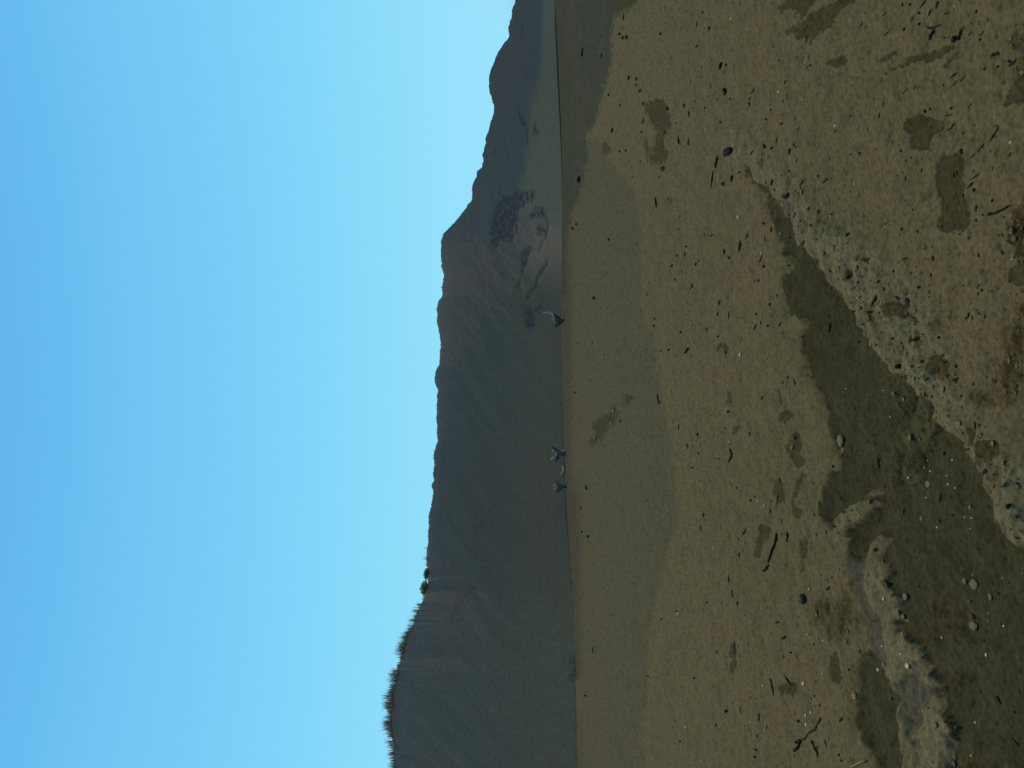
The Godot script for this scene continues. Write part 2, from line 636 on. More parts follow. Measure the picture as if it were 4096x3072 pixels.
func tube(path: Array, radii: Array, sides: int, flat := 1.0, bumps := 0.0) -> ArrayMesh:
	# a closed tapering tube; flat squeezes it along z
	var st := SurfaceTool.new()
	st.begin(Mesh.PRIMITIVE_TRIANGLES)
	st.set_smooth_group(0)
	var rings := []
	for k in path.size():
		var ahead: Vector3 = (path[mini(k + 1, path.size() - 1)] - path[maxi(k - 1, 0)]).normalized()
		var u := ahead.cross(Vector3(0.13, 0.21, 1.0)).normalized()
		var v := ahead.cross(u)
		var ring := []
		for s in sides:
			var t := TAU * s / sides
			var r: float = radii[k] * (1.0 + bumps * fine.get_noise_2d(k * 3.1 + path[k].x * 5.0, s * 2.3 + path[k].y))
			var off := (u * cos(t) + v * sin(t)) * r
			off.z *= flat
			ring.append(path[k] + off)
		rings.append(ring)
	for k in rings.size() - 1:
		for s in sides:
			var n := (s + 1) % sides
			for p in [rings[k][s], rings[k + 1][s], rings[k][n], rings[k][n], rings[k + 1][s], rings[k + 1][n]]:
				st.add_vertex(p)
	for s in sides:
		var n := (s + 1) % sides
		for p in [path[0], rings[0][s], rings[0][n]]:
			st.add_vertex(p)
		for p in [path[-1], rings[-1][n], rings[-1][s]]:
			st.add_vertex(p)
	st.generate_normals()
	return st.commit()


func flat_path(points: Array, unit: float) -> Array:
	var out := []
	for p in points:
		out.append(Vector3(p.x * unit, p.y * unit, 0.02 * sin(p.x * 0.3)))
	return out


func drift(called: String, at: Vector3, label: String, bits: Array) -> void:
	var o := Node3D.new()
	o.name = numbered(called)
	add_child(o, true)
	o.position = Vector3(at.x, beach_height(at.x, at.z) - 0.02, at.z)
	tag(o, label, "driftwood", "driftwood at the foot of the bank")
	for b in bits:
		var rad := []
		for r in b[2]:
			rad.append(r * 0.0101)
		var piece := part(o, b[0], tube(flat_path(b[1], 0.0101), rad, 9, 0.8, 0.25), mats[b[3]])
		piece.set_meta("label", b[4])


# ---------------------------------------------------------------- small things on the sand

func make_shapes() -> void:
	var strips := []
	for k in 7:
		var path := []
		var radii := []
		var bend := dice.randf_range(-0.9, 0.9)
		for s in 7:
			var t := s / 6.0 - 0.5
			path.append(Vector3(t, 0.12 * dice.randf() + 0.35 * (0.25 - t * t) * dice.randf(), bend * (0.25 - t * t) * 1.6 + dice.randf_range(-0.25, 0.25)))
			radii.append((0.42 if s in [0, 6] else 1.0) * dice.randf_range(0.2, 0.62))
		strips.append(unit_tube(path, radii, 6))
	shapes["strip"] = strips
	var lumps := []
	for k in 7:
		lumps.append(stone_mesh(8, 6, 0.55, k * 13.0))
	shapes["lump"] = lumps
	var stones := []
	for k in 6:
		stones.append(stone_mesh(14, 9, 0.22, k * 29.0 + 5.0))
	shapes["stone"] = stones
	var slab := stone_mesh(16, 8, 0.1, 77.0, 5.0)
	shapes["slab"] = [slab]


func unit_tube(path: Array, radii: Array, sides: int) -> ArrayMesh:
	# a flattened, ragged ribbon one unit long, wide and high
	var st := SurfaceTool.new()
	st.begin(Mesh.PRIMITIVE_TRIANGLES)
	st.set_smooth_group(0)
	var rings := []
	for k in path.size():
		var ring := []
		for s in sides:
			var t := TAU * s / sides
			var r: float = radii[k] * dice.randf_range(0.75, 1.2)
			ring.append(path[k] + Vector3(0, 0.3 + sin(t) * r * 0.7, cos(t) * r))
		rings.append(ring)
	for k in rings.size() - 1:
		for s in sides:
			var n := (s + 1) % sides
			for p in [rings[k][s], rings[k][n], rings[k + 1][s], rings[k][n], rings[k + 1][n], rings[k + 1][s]]:
				st.add_vertex(p)
	for s in range(1, sides - 1):
		for p in [rings[0][0], rings[0][s + 1], rings[0][s]]:
			st.add_vertex(p)
		for p in [rings[-1][0], rings[-1][s], rings[-1][s + 1]]:
			st.add_vertex(p)
	st.generate_normals()
	return st.commit()


func stone_mesh(around: int, up: int, rough: float, seed_at: float, corner := 2.0) -> ArrayMesh:
	# a lumpy ball one unit across that sits on y = 0; corner > 2 squares it off
	var st := SurfaceTool.new()
	st.begin(Mesh.PRIMITIVE_TRIANGLES)
	st.set_smooth_group(0)
	var pts := []
	for j in up + 1:
		var lat := PI * j / up - PI / 2
		var ring := []
		for i in around:
			var lon := TAU * i / around
			var d := Vector3(cos(lat) * cos(lon), sin(lat), cos(lat) * sin(lon))
			var r := 0.5 / pow(pow(absf(d.x), corner) + pow(absf(d.y), corner) + pow(absf(d.z), corner), 1.0 / corner)
			r *= 1.0 + rough * streak.get_noise_3dv(d * 1.1 + Vector3(seed_at, 0, 0)) * 1.4
			ring.append(d * r + Vector3(0, 0.38, 0))
		pts.append(ring)
	for j in up:
		for i in around:
			var n := (i + 1) % around
			if j > 0:
				for p in [pts[j][i], pts[j][n], pts[j + 1][i]]:
					st.add_vertex(p)
			if j < up - 1:
				for p in [pts[j][n], pts[j + 1][n], pts[j + 1][i]]:
					st.add_vertex(p)
	st.generate_normals()
	return st.commit()


func scrap(x: float, z: float, turn: float, long: float, wide: float, high: float, kind: int, label: String, called := "seaweed_scrap", mat := "weed") -> void:
	var set_of: Array = shapes["strip"] if long > wide * 1.9 else shapes["lump"]
	var basis := Basis(Vector3.UP, turn) * Basis.from_scale(Vector3(long, high, wide))
	thing(called, set_of[kind % set_of.size()], mats[mat], Transform3D(basis, Vector3(x, beach_height(x, z) - high * 0.08, z)), label, "seaweed", "scraps of dark seaweed on the beach")


func pebble(x: float, z: float, turn: float, wide: float, high: float, deep: float, kind: int, mat: String, label: String, shape := "stone", called := "pebble") -> void:
	var set_of: Array = shapes[shape]
	var basis := Basis(Vector3.UP, turn) * Basis.from_scale(Vector3(wide, high, deep))
	thing(called, set_of[kind % set_of.size()], mats[mat], Transform3D(basis, Vector3(x, beach_height(x, z) - high * 0.1, z)), label, called, "pebbles and stones on the beach")


func stick(points: Array, thick: float, mat: String, called: String, label: String, category: String) -> void:
	var path := []
	var radii := []
	var mid := Vector3.ZERO
	for p in points:
		mid += Vector3(p.x, 0, p.y) / points.size()
	mid.y = beach_height(mid.x, mid.z)
	for k in points.size() * 3 - 2:
		var a: Vector2 = points[k / 3]
		var b: Vector2 = points[mini(k / 3 + 1, points.size() - 1)]
		var p := a.lerp(b, (k % 3) / 3.0)
		path.append(Vector3(p.x, beach_height(p.x, p.y) + thick * 0.35, p.y) - mid)
		radii.append(thick * 0.5 * (0.6 if k == 0 or k == points.size() * 3 - 3 else 0.85 + 0.3 * dice.randf()))
	thing(called, tube(path, radii, 6), mats[mat], Transform3D(Basis(), mid), label, category)


func scatter_crumbs() -> void:
	# crumbs of weed, pale grit and broken sand clods, too small and too many to count
	var zones := beach_outlines()
	var stream := fan_layer([zones.chan, zones.pool1, zones.pool3], [zones.clod, zones.clodtip])
	var wet := soften(stream, 2)
	var edge := soften(stream, 7)
	var crust := soften(fan_layer([zones.crust]), 16)
	var isle := soften(fan_layer([zones.island, zones.clod, zones.clodtip]), 3)
	var brown := soften(fan_layer(zones.browns), 12)
	for kind in 3:
		var places: Array[Transform3D] = []
		var tints := PackedColorArray()
		for k in [11000, 700, 60000][kind]:
			var depth := 1.0 / lerpf(0.055, 0.47, pow(dice.randf(), 0.9))
			var x := dice.randf_range(-0.6, 0.6) * depth
			var c := on_fan(Vector2(x, -depth))
			var at := clampi(int(c.y), 0, ALONG - 1) * ACROSS + clampi(int(c.x), 0, ACROSS - 1)
			var cr := crust[at] / 255.0
			var w := wet[at] / 255.0
			var e := edge[at] / 255.0
			var size := (0.0022 + 0.0065 * pow(dice.randf(), 4.0)) * (0.7 + 0.2 * depth)
			var squash := 0.6
			var sink := 0.1
			var tint: Color
			if kind < 2:
				var want := 0.15 + 0.7 * cr - 0.1 * w + 0.8 * broad.get_noise_2d(x * 3.0, depth * 3.0)
				if dice.randf() > want:
					continue
				tint = Color(0.018, 0.016, 0.010).lerp(Color(0.042, 0.036, 0.02), dice.randf()) if kind == 0 else Color(0.16, 0.14, 0.10)
				size *= 1.0 if kind == 0 else 0.75
			else:
				# clods: along the broken edges, over the near crust and the stony bed
				var want := (0.9 * smoothstep(0.12, 0.4, e) * smoothstep(0.95, 0.7, e) * (cr + isle[at] / 255.0 * 1.2) + 0.14 * cr * (1.0 - w) + 0.3 * brown[at] / 255.0 * (1.0 - w)) * (0.5 + 1.1 * fine.get_noise_2d(x, -depth))
				if dice.randf() > want:
					continue
				size = (0.005 + 0.018 * pow(dice.randf(), 3.0)) * (0.55 + 0.15 * depth)
				squash = dice.randf_range(0.3, 0.6)
				sink = 0.35
				tint = CLOD.lerp(CLOD_DAMP, clampf(w * 0.9 + brown[at] / 255.0 * 0.5 + dice.randf() * 0.4, 0.0, 1.0))
			tint *= dice.randf_range(0.85, 1.12)
			var b := Basis(Vector3.UP, dice.randf() * TAU) * Basis.from_scale(Vector3(size * dice.randf_range(1.0, 2.4 if kind < 2 else 1.7), size * squash, size))
			places.append(Transform3D(b, Vector3(x, beach_height(x, -depth) - size * squash * sink, -depth)))
			tints.append(tint)
		for p in (extra_crumbs() if kind == 0 else []):
			var b := Basis(Vector3.UP, dice.randf() * TAU) * Basis.from_scale(Vector3(p.z, p.z * 0.7, p.z * 0.8))
			places.append(Transform3D(b, Vector3(p.x, beach_height(p.x, p.y) - p.z * 0.06, p.y)))
			tints.append(Color(0.012, 0.011, 0.008))
		var mm := MultiMesh.new()
		mm.transform_format = MultiMesh.TRANSFORM_3D
		mm.use_colors = true
		mm.mesh = shapes["lump"][2] if kind != 1 else shapes["stone"][1]
		mm.instance_count = places.size()
		for k in places.size():
			mm.set_instance_transform(k, places[k])
			mm.set_instance_color(k, tints[k])
		var o := MultiMeshInstance3D.new()
		o.name = ["seaweed_crumbs", "shell_grit", "sand_clods"][kind]
		o.multimesh = mm
		o.material_override = mats["tinted"]
		add_child(o, true)
		o.set_meta("kind", "stuff")
		tag(o, ["tiny dark weed crumbs sprinkled over all the sand", "tiny pale shell grit sprinkled over the sand", "small broken clods of sand along the crumbling stream edges"][kind], ["crumbs", "shell grit", "sand clods"][kind])

# ---------------------------------------------------------------- measured outlines, metres on the beach (x, z)

func beach_outlines() -> Dictionary:
	var zones := {}
	zones.chan = [Vector2(1.523, -5.477), Vector2(1.394, -5.283), Vector2(1.277, -5.054), Vector2(1.150, -4.954), Vector2(0.950, -4.767), Vector2(0.882, -4.724), Vector2(0.780, -4.682), Vector2(0.718, -4.502), Vector2(0.653, -4.493), Vector2(0.609, -4.601), Vector2(0.508, -4.579), Vector2(0.416, -4.571), Vector2(0.388, -4.472), Vector2(0.397, -4.300), Vector2(0.326, -4.239), Vector2(0.239, -4.311), Vector2(0.158, -4.273), Vector2(0.085, -4.273), Vector2(0.048, -4.205), Vector2(-0.023, -4.076), Vector2(-0.103, -4.001), Vector2(-0.151, -3.926), Vector2(-0.199, -3.875), Vector2(-0.266, -3.897), Vector2(-0.311, -3.897), Vector2(-0.354, -3.772), Vector2(-0.394, -3.786), Vector2(-0.438, -3.897), Vector2(-0.505, -3.942), Vector2(-0.579, -3.985), Vector2(-0.644, -4.001), Vector2(-0.685, -3.913), Vector2(-0.722, -3.841), Vector2(-0.728, -3.813), Vector2(-0.703, -3.630), Vector2(-0.693, -3.476), Vector2(-0.648, -3.398), Vector2(-0.628, -3.355), Vector2(-0.637, -3.293), Vector2(-0.664, -3.334), Vector2(-0.704, -3.345), Vector2(-0.756, -3.366), Vector2(-0.751, -3.295), Vector2(-0.763, -3.240), Vector2(-0.810, -3.307), Vector2(-0.837, -3.273), Vector2(-0.849, -3.229), Vector2(-0.849, -3.166), Vector2(-0.891, -3.208), Vector2(-0.914, -3.219), Vector2(-0.933, -3.166), Vector2(-0.970, -3.240), Vector2(-0.982, -3.197), Vector2(-1.012, -3.229), Vector2(-0.984, -3.156), Vector2(-1.004, -3.095), Vector2(-0.999, -3.037), Vector2(-1.022, -3.009), Vector2(-1.049, -2.991), Vector2(-1.069, -2.945), Vector2(-1.080, -2.901), Vector2(-1.093, -2.875), Vector2(-1.129, -2.910), Vector2(-1.146, -2.884), Vector2(-1.179, -2.825), Vector2(-1.199, -2.769), Vector2(-1.235, -2.793), Vector2(-1.294, -2.825), Vector2(-1.356, -2.809), Vector2(-1.392, -2.793), Vector2(-1.470, -2.654), Vector2(-1.187, -2.147), Vector2(-0.537, -2.156), Vector2(-0.508, -2.300), Vector2(-0.483, -2.396), Vector2(-0.465, -2.429), Vector2(-0.442, -2.452), Vector2(-0.434, -2.527), Vector2(-0.404, -2.546), Vector2(-0.353, -2.564), Vector2(-0.330, -2.583), Vector2(-0.295, -2.595), Vector2(-0.266, -2.639), Vector2(-0.231, -2.660), Vector2(-0.221, -2.721), Vector2(-0.196, -2.763), Vector2(-0.168, -2.822), Vector2(-0.148, -2.898), Vector2(-0.105, -2.946), Vector2(-0.050, -2.971), Vector2(-0.022, -3.029), Vector2(0.031, -3.159), Vector2(0.046, -3.242), Vector2(0.089, -3.284), Vector2(0.128, -3.334), Vector2(0.140, -3.398), Vector2(0.182, -3.454), Vector2(0.228, -3.487), Vector2(0.274, -3.570), Vector2(0.310, -3.583), Vector2(0.349, -3.657), Vector2(0.388, -3.733), Vector2(0.436, -3.786), Vector2(0.459, -3.841), Vector2(0.497, -3.926), Vector2(0.554, -3.972), Vector2(0.595, -4.015), Vector2(0.625, -4.063), Vector2(0.687, -4.158), Vector2(0.724, -4.172), Vector2(0.749, -4.273), Vector2(0.793, -4.354), Vector2(0.830, -4.354), Vector2(0.896, -4.398), Vector2(0.961, -4.588), Vector2(1.041, -4.682), Vector2(1.236, -4.954), Vector2(1.395, -5.225)]
	zones.clod = [Vector2(-0.662, -3.841), Vector2(-0.617, -3.799), Vector2(-0.586, -3.706), Vector2(-0.543, -3.630), Vector2(-0.512, -3.557), Vector2(-0.505, -3.476), Vector2(-0.511, -3.420), Vector2(-0.535, -3.420), Vector2(-0.572, -3.465), Vector2(-0.609, -3.534), Vector2(-0.641, -3.630), Vector2(-0.659, -3.643), Vector2(-0.691, -3.706), Vector2(-0.736, -3.772), Vector2(-0.738, -3.869), Vector2(-0.688, -3.834)]
	zones.clodtip = [Vector2(-0.493, -3.534), Vector2(-0.460, -3.453), Vector2(-0.450, -3.398), Vector2(-0.468, -3.387), Vector2(-0.490, -3.442), Vector2(-0.505, -3.510)]
	zones.pool1 = [Vector2(-0.652, -3.606), Vector2(-0.600, -3.453), Vector2(-0.627, -3.366), Vector2(-0.669, -3.431), Vector2(-0.730, -3.510), Vector2(-0.770, -3.557), Vector2(-0.816, -3.630), Vector2(-0.799, -3.694), Vector2(-0.716, -3.668)]
	zones.pool3 = [Vector2(-1.153, -3.485), Vector2(-1.173, -3.387), Vector2(-1.224, -3.352), Vector2(-1.246, -3.273), Vector2(-1.275, -3.219), Vector2(-1.334, -3.240), Vector2(-1.375, -3.219), Vector2(-1.446, -3.208), Vector2(-1.481, -3.166), Vector2(-1.525, -3.156), Vector2(-1.589, -3.146), Vector2(-1.694, -3.352), Vector2(-1.643, -3.399), Vector2(-1.577, -3.497), Vector2(-1.568, -3.615), Vector2(-1.529, -3.642), Vector2(-1.433, -3.615), Vector2(-1.354, -3.629), Vector2(-1.227, -3.575)]
	zones.rill = [Vector2(-0.797, -3.698), Vector2(-0.767, -3.562), Vector2(-0.831, -3.549), Vector2(-0.895, -3.562), Vector2(-0.943, -3.472), Vector2(-0.976, -3.364), Vector2(-1.059, -3.329), Vector2(-1.114, -3.307), Vector2(-1.159, -3.318), Vector2(-1.186, -3.364), Vector2(-1.158, -3.435), Vector2(-1.092, -3.497), Vector2(-0.980, -3.549), Vector2(-0.921, -3.642), Vector2(-0.863, -3.684)]
	zones.rill2 = [Vector2(-1.192, -3.197), Vector2(-1.134, -3.095), Vector2(-1.106, -2.981), Vector2(-1.128, -2.919), Vector2(-1.187, -2.963), Vector2(-1.261, -3.018), Vector2(-1.348, -3.066), Vector2(-1.369, -3.009), Vector2(-1.405, -3.066), Vector2(-1.379, -3.115), Vector2(-1.308, -3.177), Vector2(-1.246, -3.208)]
	zones.rill3 = [Vector2(1.089, -4.776), Vector2(1.079, -4.590), Vector2(1.023, -4.436), Vector2(0.982, -4.336), Vector2(0.952, -4.399), Vector2(0.934, -4.492), Vector2(0.991, -4.610), Vector2(1.047, -4.712)]
	zones.stony = [Vector2(0.023, -3.257), Vector2(0.041, -3.194), Vector2(0.035, -3.101), Vector2(-0.022, -3.021), Vector2(-0.051, -2.971), Vector2(-0.105, -2.946), Vector2(-0.155, -2.938), Vector2(-0.219, -2.963), Vector2(-0.291, -3.013), Vector2(-0.353, -3.030), Vector2(-0.388, -3.101), Vector2(-0.386, -3.194), Vector2(-0.423, -3.233), Vector2(-0.511, -3.262), Vector2(-0.429, -3.277), Vector2(-0.318, -3.283), Vector2(-0.278, -3.308), Vector2(-0.223, -3.262), Vector2(-0.162, -3.242)]
	zones.wetfoot = [Vector2(23.089, -45.094), Vector2(6.868, -13.431), Vector2(6.188, -13.431), Vector2(5.898, -13.546), Vector2(5.563, -13.702), Vector2(5.546, -14.365), Vector2(5.602, -15.192), Vector2(5.555, -16.012), Vector2(5.551, -16.926), Vector2(6.099, -19.340), Vector2(5.440, -19.030), Vector2(5.168, -20.077), Vector2(5.219, -22.242), Vector2(5.533, -25.467), Vector2(4.786, -28.193), Vector2(3.179, -28.193), Vector2(3.815, -33.827), Vector2(9.290, -35.079)]
	zones.band = [Vector2(9.961, -31.573), Vector2(4.881, -15.799), Vector2(3.953, -13.943), Vector2(2.646, -10.780), Vector2(2.169, -10.268), Vector2(1.729, -10.202), Vector2(1.232, -10.093), Vector2(0.977, -10.093), Vector2(0.753, -9.682), Vector2(0.577, -9.304), Vector2(0.328, -8.954), Vector2(0.160, -9.039), Vector2(0.100, -8.788), Vector2(-0.175, -8.629), Vector2(-0.405, -8.327), Vector2(-0.570, -8.046), Vector2(-0.773, -8.046), Vector2(-1.035, -7.912), Vector2(-1.254, -7.720), Vector2(-1.460, -7.912), Vector2(-1.666, -8.184), Vector2(-1.940, -8.475), Vector2(-2.261, -8.788), Vector2(-2.689, -9.304), Vector2(-3.042, -9.489), Vector2(-3.528, -9.585), Vector2(-3.870, -9.682), Vector2(-4.354, -10.093), Vector2(-4.801, -9.884), Vector2(-5.826, -9.884), Vector2(-19.974, -33.827), Vector2(1.457, -33.827)]
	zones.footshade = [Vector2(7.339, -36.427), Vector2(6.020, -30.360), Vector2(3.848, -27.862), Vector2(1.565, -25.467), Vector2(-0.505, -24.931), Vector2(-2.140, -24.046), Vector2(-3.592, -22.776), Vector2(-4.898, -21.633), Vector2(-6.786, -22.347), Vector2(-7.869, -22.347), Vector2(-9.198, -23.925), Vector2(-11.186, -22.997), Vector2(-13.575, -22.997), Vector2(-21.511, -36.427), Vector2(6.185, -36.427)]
	zones.crust = [Vector2(1.703, -5.527), Vector2(1.463, -4.954), Vector2(1.086, -4.327), Vector2(0.845, -3.968), Vector2(0.655, -3.610), Vector2(0.503, -3.357), Vector2(0.347, -3.098), Vector2(0.228, -2.946), Vector2(0.105, -2.876), Vector2(0.014, -2.808), Vector2(-0.087, -2.654), Vector2(-0.148, -2.569), Vector2(-0.240, -2.439), Vector2(-0.317, -2.278), Vector2(-0.537, -2.156), Vector2(-0.537, -2.156), Vector2(-0.508, -2.300), Vector2(-0.483, -2.396), Vector2(-0.465, -2.429), Vector2(-0.442, -2.452), Vector2(-0.434, -2.527), Vector2(-0.404, -2.546), Vector2(-0.353, -2.564), Vector2(-0.330, -2.583), Vector2(-0.295, -2.595), Vector2(-0.266, -2.639), Vector2(-0.231, -2.660), Vector2(-0.221, -2.721), Vector2(-0.196, -2.763), Vector2(-0.168, -2.822), Vector2(-0.148, -2.898), Vector2(-0.105, -2.946), Vector2(-0.050, -2.971), Vector2(-0.022, -3.029), Vector2(0.031, -3.159), Vector2(0.046, -3.242), Vector2(0.089, -3.284), Vector2(0.128, -3.334), Vector2(0.140, -3.398), Vector2(0.182, -3.454), Vector2(0.228, -3.487), Vector2(0.274, -3.570), Vector2(0.310, -3.583), Vector2(0.349, -3.657), Vector2(0.388, -3.733), Vector2(0.436, -3.786), Vector2(0.459, -3.841), Vector2(0.497, -3.926), Vector2(0.554, -3.972), Vector2(0.595, -4.015), Vector2(0.625, -4.063), Vector2(0.687, -4.158), Vector2(0.724, -4.172), Vector2(0.749, -4.273), Vector2(0.793, -4.354), Vector2(0.830, -4.354), Vector2(0.896, -4.398), Vector2(0.961, -4.588), Vector2(1.041, -4.682), Vector2(1.236, -4.954), Vector2(1.395, -5.225)]
	zones.island = [Vector2(-0.815, -3.575), Vector2(-0.753, -3.307), Vector2(-0.763, -3.240), Vector2(-0.810, -3.307), Vector2(-0.837, -3.273), Vector2(-0.849, -3.229), Vector2(-0.849, -3.166), Vector2(-0.891, -3.208), Vector2(-0.914, -3.219), Vector2(-0.933, -3.166), Vector2(-0.970, -3.240), Vector2(-0.982, -3.197), Vector2(-1.012, -3.229), Vector2(-0.984, -3.156), Vector2(-1.004, -3.095), Vector2(-0.999, -3.037), Vector2(-1.022, -3.009), Vector2(-1.049, -2.991), Vector2(-1.069, -2.945), Vector2(-1.080, -2.901), Vector2(-1.093, -2.875), Vector2(-1.129, -2.910), Vector2(-1.146, -2.884), Vector2(-1.179, -2.825), Vector2(-1.199, -2.769), Vector2(-1.235, -2.793), Vector2(-1.294, -2.825), Vector2(-1.356, -2.809), Vector2(-1.392, -2.793), Vector2(-1.564, -3.135), Vector2(-1.525, -3.156), Vector2(-1.481, -3.166), Vector2(-1.446, -3.208), Vector2(-1.375, -3.219), Vector2(-1.334, -3.240), Vector2(-1.275, -3.219), Vector2(-1.246, -3.273), Vector2(-1.224, -3.352), Vector2(-1.173, -3.387), Vector2(-1.114, -3.307), Vector2(-1.059, -3.329), Vector2(-0.943, -3.472), Vector2(-0.864, -3.549)]
	zones.stains = []
	zones.stains.append([Vector2(6.237, -13.355), Vector2(6.755, -13.546), Vector2(4.926, -9.884), Vector2(5.186, -10.780), Vector2(5.603, -11.855)])
	zones.stains.append([Vector2(1.034, -3.137), Vector2(1.031, -3.039), Vector2(0.994, -2.954), Vector2(0.952, -2.867), Vector2(0.911, -2.851), Vector2(0.919, -2.930), Vector2(0.897, -2.938), Vector2(0.872, -2.954), Vector2(0.934, -3.101), Vector2(0.980, -3.110)])
	zones.stains.append([Vector2(0.817, -2.906), Vector2(0.812, -2.777), Vector2(0.776, -2.734), Vector2(0.694, -2.720), Vector2(0.652, -2.707), Vector2(0.626, -2.693), Vector2(0.589, -2.700), Vector2(0.552, -2.686), Vector2(0.532, -2.720), Vector2(0.530, -2.792), Vector2(0.554, -2.851), Vector2(0.599, -2.890), Vector2(0.607, -2.851), Vector2(0.659, -2.851), Vector2(0.714, -2.890)])
	zones.stains.append([Vector2(0.876, -2.492), Vector2(0.913, -2.457), Vector2(0.920, -2.396), Vector2(0.919, -2.349), Vector2(0.845, -2.349), Vector2(0.852, -2.396), Vector2(0.871, -2.457)])
	zones.stains.append([Vector2(0.353, -2.469), Vector2(0.373, -2.396), Vector2(0.377, -2.334), Vector2(0.284, -2.334), Vector2(0.295, -2.396), Vector2(0.318, -2.463)])
	zones.stains.append([Vector2(0.445, -2.492), Vector2(0.465, -2.446), Vector2(0.479, -2.396), Vector2(0.476, -2.334), Vector2(0.390, -2.334), Vector2(0.410, -2.413)])
	zones.stains.append([Vector2(1.986, -4.345), Vector2(1.964, -4.207), Vector2(1.883, -3.926), Vector2(1.803, -3.706), Vector2(1.787, -3.630), Vector2(1.733, -3.606), Vector2(1.785, -3.813), Vector2(1.784, -3.869), Vector2(1.743, -3.793), Vector2(1.797, -4.046), Vector2(1.817, -4.157), Vector2(1.914, -4.399), Vector2(1.941, -4.327)])
	zones.stains.append([Vector2(2.273, -4.820), Vector2(2.239, -4.650), Vector2(2.185, -4.473), Vector2(1.996, -4.077), Vector2(1.981, -4.141), Vector2(2.008, -4.274), Vector2(2.106, -4.550), Vector2(2.065, -4.381), Vector2(2.168, -4.570)])
	zones.stains.append([Vector2(1.593, -3.941), Vector2(1.585, -3.841), Vector2(1.568, -3.772), Vector2(1.510, -3.681), Vector2(1.499, -3.706), Vector2(1.524, -3.813)])
	zones.stains.append([Vector2(1.384, -3.398), Vector2(1.379, -3.334), Vector2(1.357, -3.233), Vector2(1.318, -3.128), Vector2(1.333, -3.213), Vector2(1.345, -3.293)])
	zones.stains.append([Vector2(1.348, -3.476), Vector2(1.301, -3.324), Vector2(1.281, -3.213), Vector2(1.254, -3.119), Vector2(1.279, -3.083), Vector2(1.239, -2.987), Vector2(1.205, -2.821), Vector2(1.172, -2.763), Vector2(1.202, -2.930), Vector2(1.239, -3.056), Vector2(1.252, -3.147), Vector2(1.285, -3.293)])
	zones.stains.append([Vector2(1.160, -2.963), Vector2(1.144, -2.867), Vector2(1.140, -2.799), Vector2(1.144, -2.714), Vector2(1.155, -2.777), Vector2(1.137, -2.821)])
	zones.stains.append([Vector2(2.064, -4.630), Vector2(2.038, -4.492), Vector2(1.996, -4.381), Vector2(1.947, -4.327), Vector2(1.991, -4.473)])
	zones.stains.append([Vector2(3.555, -10.078), Vector2(3.278, -9.039), Vector2(3.056, -8.527), Vector2(2.807, -8.195), Vector2(2.649, -8.069), Vector2(2.675, -8.596), Vector2(2.400, -8.325), Vector2(2.405, -8.596), Vector2(2.525, -9.118), Vector2(2.758, -9.197), Vector2(2.853, -8.962), Vector2(3.185, -9.531)])
	zones.stains.append([Vector2(3.249, -10.225), Vector2(3.022, -9.797), Vector2(2.615, -9.157), Vector2(2.606, -9.361), Vector2(2.882, -9.797)])
	zones.stains.append([Vector2(4.573, -14.953), Vector2(4.347, -14.148), Vector2(4.109, -13.960), Vector2(4.423, -15.169)])
	zones.stains.append([Vector2(1.537, -5.502), Vector2(1.445, -5.282), Vector2(1.302, -5.079), Vector2(1.279, -5.103), Vector2(1.399, -5.335)])
	zones.stains.append([Vector2(-0.914, -17.731), Vector2(-0.738, -16.609), Vector2(-0.454, -13.776), Vector2(-0.323, -13.255), Vector2(-0.418, -12.695), Vector2(-0.637, -13.090), Vector2(-0.750, -13.776), Vector2(-0.921, -14.953), Vector2(-1.080, -15.391), Vector2(-1.229, -16.350), Vector2(-1.398, -18.351), Vector2(-1.219, -17.731), Vector2(-1.023, -16.609)])
	zones.stains.append([Vector2(-0.262, -12.180), Vector2(-0.150, -11.640), Vector2(-0.155, -10.803), Vector2(-0.219, -10.915), Vector2(-0.284, -11.640)])
	zones.stains.append([Vector2(-0.043, -5.968), Vector2(-0.025, -5.836), Vector2(-0.082, -5.741), Vector2(-0.121, -5.634), Vector2(-0.163, -5.710), Vector2(-0.134, -5.869)])
	zones.stains.append([Vector2(-0.166, -4.644), Vector2(-0.143, -4.554), Vector2(-0.172, -4.458), Vector2(-0.218, -4.496), Vector2(-0.222, -4.574), Vector2(-0.198, -4.634)])
	zones.stains.append([Vector2(-0.020, -4.685), Vector2(-0.027, -4.634), Vector2(-0.118, -4.593), Vector2(-0.113, -4.654)])
	zones.stains.append([Vector2(-0.292, -5.679), Vector2(-0.283, -5.502), Vector2(-0.305, -5.473), Vector2(-0.331, -5.649)])
	zones.stains.append([Vector2(-0.336, -4.531), Vector2(-0.262, -4.381), Vector2(-0.295, -4.309), Vector2(-0.362, -4.381), Vector2(-0.413, -4.257), Vector2(-0.442, -4.309), Vector2(-0.430, -4.436), Vector2(-0.392, -4.511)])
	zones.stains.append([Vector2(-0.640, -4.445), Vector2(-0.543, -4.381), Vector2(-0.464, -4.223), Vector2(-0.490, -4.190), Vector2(-0.569, -4.292), Vector2(-0.631, -4.381), Vector2(-0.665, -4.240), Vector2(-0.737, -4.309), Vector2(-0.690, -4.399)])
	zones.stains.append([Vector2(-0.559, -4.776), Vector2(-0.564, -4.650), Vector2(-0.599, -4.570), Vector2(-0.675, -4.550), Vector2(-0.702, -4.691), Vector2(-0.637, -4.755)])
	zones.stains.append([Vector2(-1.039, -5.128), Vector2(-0.886, -5.007), Vector2(-0.871, -4.846), Vector2(-0.977, -4.891), Vector2(-1.096, -5.054), Vector2(-1.141, -5.128)])
